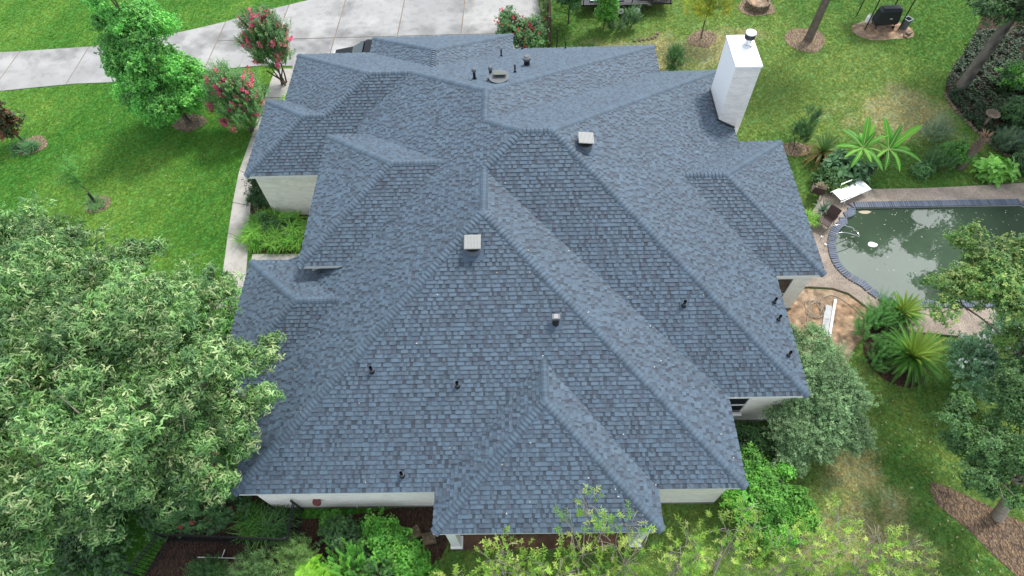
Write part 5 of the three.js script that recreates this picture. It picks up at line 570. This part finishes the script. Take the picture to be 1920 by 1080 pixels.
// pool furniture
{
  const t = thing('chaise_lounge', 'white slatted chaise lounge on the pool deck', 'lounger', [14.85, 0.10, -18.78], 0.44), L = 1.75, W = 0.66, st = rbox(0.082, 0.02, W - 0.06, 0.006);
  for (let i = 0; i < 19; i++) { const x = -L / 2 + 0.05 + i * 0.0915, o = mesh('slat', st, M.whitePlastic, t), back = x < -0.12; o.position.set(x, 0.36 + (back ? (-0.12 - x) * 0.10 : 0), 0); }
  for (const s of [1, -1]) { mesh('side_rail', [rod([-L / 2, 0.34, s * W / 2], [L / 2, 0.34, s * W / 2], 0.022)], M.whiteMetal, t); mesh('arm_rest', [rbox(0.62, 0.025, 0.05, 0.01, -0.05, 0.58, s * (W / 2 + 0.03)), rod([-0.33, 0.34, s * W / 2], [-0.33, 0.57, s * (W / 2 + 0.03)], 0.014), rod([0.24, 0.34, s * W / 2], [0.22, 0.57, s * (W / 2 + 0.03)], 0.014)], M.whiteMetal, t); for (const x of [-0.62, 0.7]) mesh('leg', rod([x, 0.34, s * W / 2], [x + 0.06, 0, s * (W / 2 + 0.02)], 0.018), M.whiteMetal, t); }
}
function armchair(pos, turn, label, y = 0) {
  const t = thing('patio_chair', label, 'chair', [pos[0], y, pos[1]], turn, 'brown patio chairs by the pool');
  mesh('seat', rbox(0.52, 0.04, 0.50, 0.015, 0, 0.40, 0.02), M.wicker, t); const b = mesh('backrest', rbox(0.50, 0.58, 0.035, 0.015, 0, 0.28, 0), M.wicker, t); b.position.set(0, 0.42, -0.24); b.rotation.x = -0.32;
  for (const s of [1, -1]) { mesh('arm', tube([[s * 0.28, 0.02, 0.30], [s * 0.28, 0.55, 0.27], [s * 0.28, 0.62, 0.15], [s * 0.28, 0.62, -0.20], [s * 0.26, 0.66, -0.33]], 0.014, 20, 6), M.bronze, t); mesh('leg', rod([s * 0.26, 0.42, -0.2], [s * 0.28, 0, -0.34], 0.014), M.bronze, t); }
  return t;
}
armchair([13.40, -18.88], 2.75, 'brown patio chair holding a dried flower pot'); armchair([13.25, -17.05], -0.85, 'brown patio chair near the pool hand rail', 0.10);
{ const p = thing('flower_pot', 'small pot of dry pale flowers on the brown chair seat', 'pot', [13.40, 0.425, -18.92]); mesh('pot', new THREE.CylinderGeometry(0.11, 0.08, 0.12, 16).translate(0, 0.06, 0), std([0.05, 0.12, 0.3], 0.5), p); instanced('dry_flowers', CL.small, M.leafDull, crownPlaces([[0, 0.2, 0, 0.2]], 34, rng(890), { clumps: 7, scale: [0.8, 1.3] }), p, [[0.40, 0.34, 0.22], [0.5, 0.44, 0.32]], 891); }
{ const p = thing('potted_agave', 'potted agave with long stiff leaves between the two chairs', 'potted plant', [13.35, 0.10, -17.72]); mesh('pot', new THREE.LatheGeometry([[0, 0.0], [0.15, 0], [0.2, 0.28], [0.22, 0.3], [0.19, 0.3], [0.17, 0.26], [0, 0.26]].map((q) => new THREE.Vector2(...q)), 20), std([0.35, 0.32, 0.28], 0.8), p); const g = leafGeo(0.62, 0.085, 6, P_STRAP, 0.55, 0.5), ms = [std([0.07, 0.13, 0.08], 0.5), std([0.11, 0.18, 0.11], 0.5)]; for (let i = 0; i < 15; i++) { const o = mesh('leaf', g, ms[i % 2], p); o.position.y = 0.27; o.rotation.set(-(0.25 + (i % 5) * 0.22), i * 2.4, 0, 'YXZ'); } }
plant({ name: 'potted_bromeliad', label: 'light green bromeliads in pots beside the house eave', category: 'potted plant', seed: 900, base: [12.65, 0.10, -17.25], leaf: CL.lily, cols: [[0.12, 0.25, 0.04], [0.16, 0.29, 0.05]], n: 26, opt: { clumps: 6, scale: [0.5, 0.75], upBias: 1.6 }, lobes: [[0, 0.25, 0, 0.35, 0.4]] });
{ const t = thing('black_pot', 'black plastic plant pot behind the white lounger', 'pot', [14.95, 0, -19.35]); mesh('pot', new THREE.LatheGeometry([[0, 0.01], [0.16, 0], [0.21, 0.34], [0.23, 0.36], [0.2, 0.36], [0.19, 0.3], [0, 0.3]].map((q) => new THREE.Vector2(...q)), 20), M.black, t); }
{ const t = thing('pool_handrail', 'bent stainless steel hand rail at the round pool end', 'handrail', [13.1, 0.1, -16.05], 0.12); for (const z of [0.0, -0.42]) { mesh('rail', tube([[0, 0, z], [0.06, 0.45, z], [0.18, 0.72, z], [0.45, 0.76, z], [0.95, 0.55, z], [1.25, 0.38, z], [1.38, 0.25, z * 0.9 - 0.02]], 0.021, 40, 8), M.steel, t); mesh('escutcheon', new THREE.CylinderGeometry(0.055, 0.06, 0.03, 16).translate(0, 0.02, z), M.whitePlastic, t); } mesh('cross_bar', tube([[1.38, 0.25, -0.02], [1.46, 0.2, -0.10], [1.46, 0.2, -0.31], [1.38, 0.25, -0.40]], 0.021, 20, 8), M.steel, t); }
// scum and leaves floating
{ const t = mesh('floating_debris', sheet(ringPts(15.15, -16.05, 0.20, 0.14, 41), 0.036), std([0.66, 0.66, 0.58], 0.8)); tag(t, 'pale patch of foam floating near the hand rail', 'debris'); }
{ const t = mesh('floating_debris', sheet(ringPts(15.35, -17.85, 0.26, 0.10, 43), 0.036), std([0.42, 0.36, 0.26], 0.9)); tag(t, 'brown patch of leaves floating at the pool corner', 'debris'); }
{ const r = rng(895), l = []; for (let i = 0; i < 170; i++) { const x = 13.6 + r() * 9, z = -18 + r() * 4.9; if (!inPoly(x, z, POOL)) continue; const g = diamond(0.04 + 0.08 * r(), 0.03, 0); g.rotateY(r() * 6.28); g.translate(x, 0.034, z); l.push(COL(g, [[0.34, 0.33, 0.24], [0.5, 0.5, 0.42], [0.22, 0.2, 0.12]][i % 3])); } tag(mesh('floating_leaves', mergeGeometries(l), std([1, 1, 1], 0.9, { vertexColors: true })), 'small leaves and bits drifting on the pool water', 'leaves', null, 'stuff'); }
// garden hose, pipe on plastic, pipes
tag(mesh('garden_hose', [tube([...Array(40)].map((_, i) => { const a = i / 40 * Math.PI * 2 * 3.2, R = 0.33 + 0.10 * Math.sin(i * 0.9); return [11.75 + Math.cos(a) * R + i * 0.002, 0.05 + i * 0.0012, -12.85 + Math.sin(a) * R]; }).concat([[12.2, 0.05, -13.3], [12.7, 0.05, -13.5], [13.2, 0.05, -13.1], [13.6, 0.05, -12.5], [13.8, 0.04, -12.0]]), 0.012, 260, 6), tube([[11.5, 0.05, -12.7], [11.35, 0.04, -12.2], [11.5, 0.04, -11.4], [11.6, 0.04, -10.6], [11.55, 0.04, -9.8]], 0.014, 60, 6)], M.hose), 'tangled tan garden hose coiled on the bare dirt', 'hose');
{ const t = thing('wrapped_pipe', 'white pipe on a crumpled plastic sheet on the dirt', 'pipe', [0, 0, 0]); mesh('pipe', rod([12.72, 0.10, -13.25], [12.0, 0.09, -11.55], 0.055, 0.055, 12), M.whitePlastic, t); const g = new THREE.PlaneGeometry(0.34, 1.5, 10, 30); g.rotateX(-Math.PI / 2); const P = g.attributes.position; for (let i = 0; i < P.count; i++) P.setY(i, 0.03 + 0.05 * fbm(P.getX(i) * 9, P.getZ(i) * 7, 3)); g.computeVertexNormals(); g.rotateY(-0.40 + Math.PI); g.translate(12.15, 0.02, -12.3); mesh('plastic_sheet', g, M.tarp, t); mesh('elbow', rod([12.0, 0.09, -11.55], [11.85, 0.08, -11.2], 0.05, 0.04, 10), M.black, t); }
tag(mesh('white_pipe', [rod([-11.0, 0.06, -3.72], [-9.6, 0.06, -3.67], 0.014), rod([-10.2, 0.06, -3.69], [-10.15, 0.06, -3.95], 0.013)], M.whitePlastic), 'thin white pipe with a tee lying in the mulch', 'pipe');
// black iron fence: two runs and a gate leaf
function ironFence(a, b, label) { const t = thing('iron_fence', label, 'fence', [a[0], 0, a[1]], Math.atan2(-(b[1] - a[1]), b[0] - a[0])), L = Math.hypot(b[0] - a[0], b[1] - a[1]), n = Math.round(L / 0.12), pg = box(0.018, 1.15, 0.018); for (let i = 1; i < n; i++) mesh('picket', pg, M.black, t).position.set(L * i / n, 0.62, 0); for (const y of [0.15, 1.0, 1.15]) mesh('rail', box(L, 0.03, 0.028, L / 2, y, 0), M.black, t); for (const x of [0, L]) mesh('post', [box(0.055, 1.3, 0.055, x, 0.65, 0), new THREE.SphereGeometry(0.035, 8, 6).translate(x, 1.33, 0)], M.black, t); }
ironFence([-7.75, -5.2], [-7.72, -4.05], 'short black iron fence joining the front wall'); ironFence([-12.0, -4.25], [-7.75, -4.05], 'long black iron fence across the front mulch bed'); ironFence([-12.6, -3.1], [-12.0, -4.25], 'black iron fence run at the left end of the front bed');
{ const g = new THREE.DodecahedronGeometry(0.26, 2), P = g.attributes.position; for (let i = 0; i < P.count; i++) { const v = 0.8 + 0.4 * fbm(P.getX(i) * 6 + 5, P.getZ(i) * 6 + P.getY(i) * 4, 3); P.setXYZ(i, P.getX(i) * v * 1.2, P.getY(i) * v * 0.7, P.getZ(i) * v * 0.8); } g.computeVertexNormals(); g.translate(-8.95, 0.12, -4.92); tag(mesh('rock', g, M.stonePale), 'pale rock in the mulch by the left front corner', 'rock'); }
{ const t = thing('wall_pot', 'dark red half pot hung on the white front wall', 'pot', [-6.95, 1.05, -5.2]); mesh('pot', new THREE.CylinderGeometry(0.14, 0.09, 0.24, 16).translate(0, 0, 0), M.terracotta, t); mesh('bracket', box(0.04, 0.12, 0.08, 0, 0.02, -0.06), M.black, t); }
{ const t = thing('wall_tap', 'small grey tap on the white front wall', 'tap', [-5.75, 0.55, -5.27]); mesh('pipe', [rod([0, 0, 0], [0, 0, 0.12], 0.014), rod([0, 0, 0.12], [0, -0.08, 0.14], 0.012)], M.galv, t); mesh('handle', new THREE.TorusGeometry(0.03, 0.008, 6, 14).translate(0, 0.04, 0.1), M.galv, t); }
[[-3.32, -4.23, 0.2], [-3.85, -4.4, 0.5]].forEach(([x, z, a], i) => { const o = mesh('paving_stone', rbox(0.45, 0.06, 0.40, 0.012), M.stone); o.position.set(x, 0.045, z); o.rotation.y = a; tag(o, ['grey paving stone nearest the porch corner', 'grey paving stone left of the one at the porch corner'][i], 'paving stone', 'paving stones by the porch'); });
[[11.55, -10.95, 0.3, 'square paving stone beyond the end of white pipe'], [11.25, -10.3, 0.1, 'square paving stone nearest the large grey green shrub']].forEach(([x, z, a, label]) => { const o = mesh('paving_stone', rbox(0.40, 0.05, 0.36, 0.012), std([0.48, 0.36, 0.29], 0.9, { map: texDirt })); o.position.set(x, 0.04, z); o.rotation.y = a; tag(o, label, 'paving stone', 'paving stones on the dirt'); });

// ---------------------------------------------------------------- grass and litter
{
  const blade = (h, w, a, lean) => { const g = new THREE.BufferGeometry(); g.setAttribute('position', new THREE.Float32BufferAttribute([-w, 0, 0, w, 0, 0, 0, h, lean], 3)); g.rotateY(a); g.translate(Math.cos(a * 3) * 0.035, 0, Math.sin(a * 5) * 0.035); g.computeVertexNormals(); return g; };
  const geos = [0, 1].map((k) => mergeGeometries([...Array(9)].map((_, i) => blade(0.04 + 0.03 * hash(i, k), 0.006, i * 0.7 + k, 0.03 + 0.04 * hash(i, k + 4)))));
  const no = [HOUSE, DRIVE, WALK, BRANCH, DECK, LILYBED, FRONTBED, DIRTP, CHIPS, DARKBED, ...Object.values(RINGS)].map((P) => { const x = P.map((p) => p[0]), z = P.map((p) => p[1]); return [P, Math.min(...x), Math.max(...x), Math.min(...z), Math.max(...z)]; });
  const r = rng(950), N = 190000, im = geos.map((g) => shade(new THREE.InstancedMesh(g, std([1, 1, 1], 0.75, { transmission: 0.35, thickness: 0, specularIntensity: 0.15 }), N / 2))), cnt = [0, 0], m = new THREE.Matrix4(), q = new THREE.Quaternion(), c = new THREE.Color();
  for (let i = 0; i < N; i++) {
    const z = -36.5 + 34.2 * Math.pow(r(), 1.0), half = 17.5 + (-z - 3) * 0.46, x = (r() * 2 - 1) * half; if (no.some(([P, a, b, d, e]) => x > a && x < b && z > d && z < e && inPoly(x, z, P))) continue;
    const k = i & 1, s = 0.7 + 0.7 * r(); q.setFromAxisAngle(UP, r() * 6.283); m.compose(V3(x, 0, z), q, V3(s, s, s)); im[k].setMatrixAt(cnt[k], m); const l = lawnCol(x, z), j = 0.85 + 0.5 * r(); c.setRGB(l[0] * j * 1.05, l[1] * j, l[2] * j); im[k].setColorAt(cnt[k]++, c);
  }
  im.forEach((o, k) => { o.count = cnt[k]; o.name = numbered('grass'); tag(o, 'short grass blades growing all over the lawn', 'grass', null, 'stuff'); scene.add(o); });
  // fallen leaves on lawn and roof
  const lg = [], lr = rng(960); for (let i = 0; i < 150; i++) { const right = lr() < 0.6, x = right ? 11 + lr() * 4.5 : -26 + lr() * 13, z = right ? -3 - lr() * 6.5 : -17 - lr() * 9; if (no.some(([P]) => inPoly(x, z, P))) continue; const g = diamond(0.07 + 0.05 * lr(), 0.03, 0.2); g.rotateX((lr() - 0.5) * 0.5); g.rotateY(lr() * 6.28); g.translate(x, 0.06, z); COL(g, [[0.45, 0.36, 0.2], [0.5, 0.46, 0.36], [0.34, 0.2, 0.1]][Math.floor(lr() * 3)]); lg.push(g); }
  for (let i = 0; i < 46; i++) { const s = SLOPES[['F1', 'L', 'F2', 'R1', 'F10', 'R2'][Math.floor(lr() * 6)]], t = s.tris[Math.floor(lr() * s.tris.length)], a = lr(), b = lr() * (1 - a), u = t[0].x * a + t[1].x * b + t[2].x * (1 - a - b), v = t[0].y * a + t[1].y * b + t[2].y * (1 - a - b), p = roofPt(s, u, v, 0.03), g = diamond(0.07, 0.03, 0.2); g.rotateY(lr() * 6.28); g.applyQuaternion(new THREE.Quaternion().setFromUnitVectors(UP, s.N)); g.translate(p.x, p.y, p.z); COL(g, [[0.6, 0.58, 0.5], [0.42, 0.34, 0.2]][i % 2]); lg.push(g); }
  tag(mesh('fallen_leaves', mergeGeometries(lg), std([1, 1, 1], 0.9, { vertexColors: true })), 'scattered dry leaves on the lawn and the roof', 'leaves', null, 'stuff');
}
renderer.render(scene, camera);
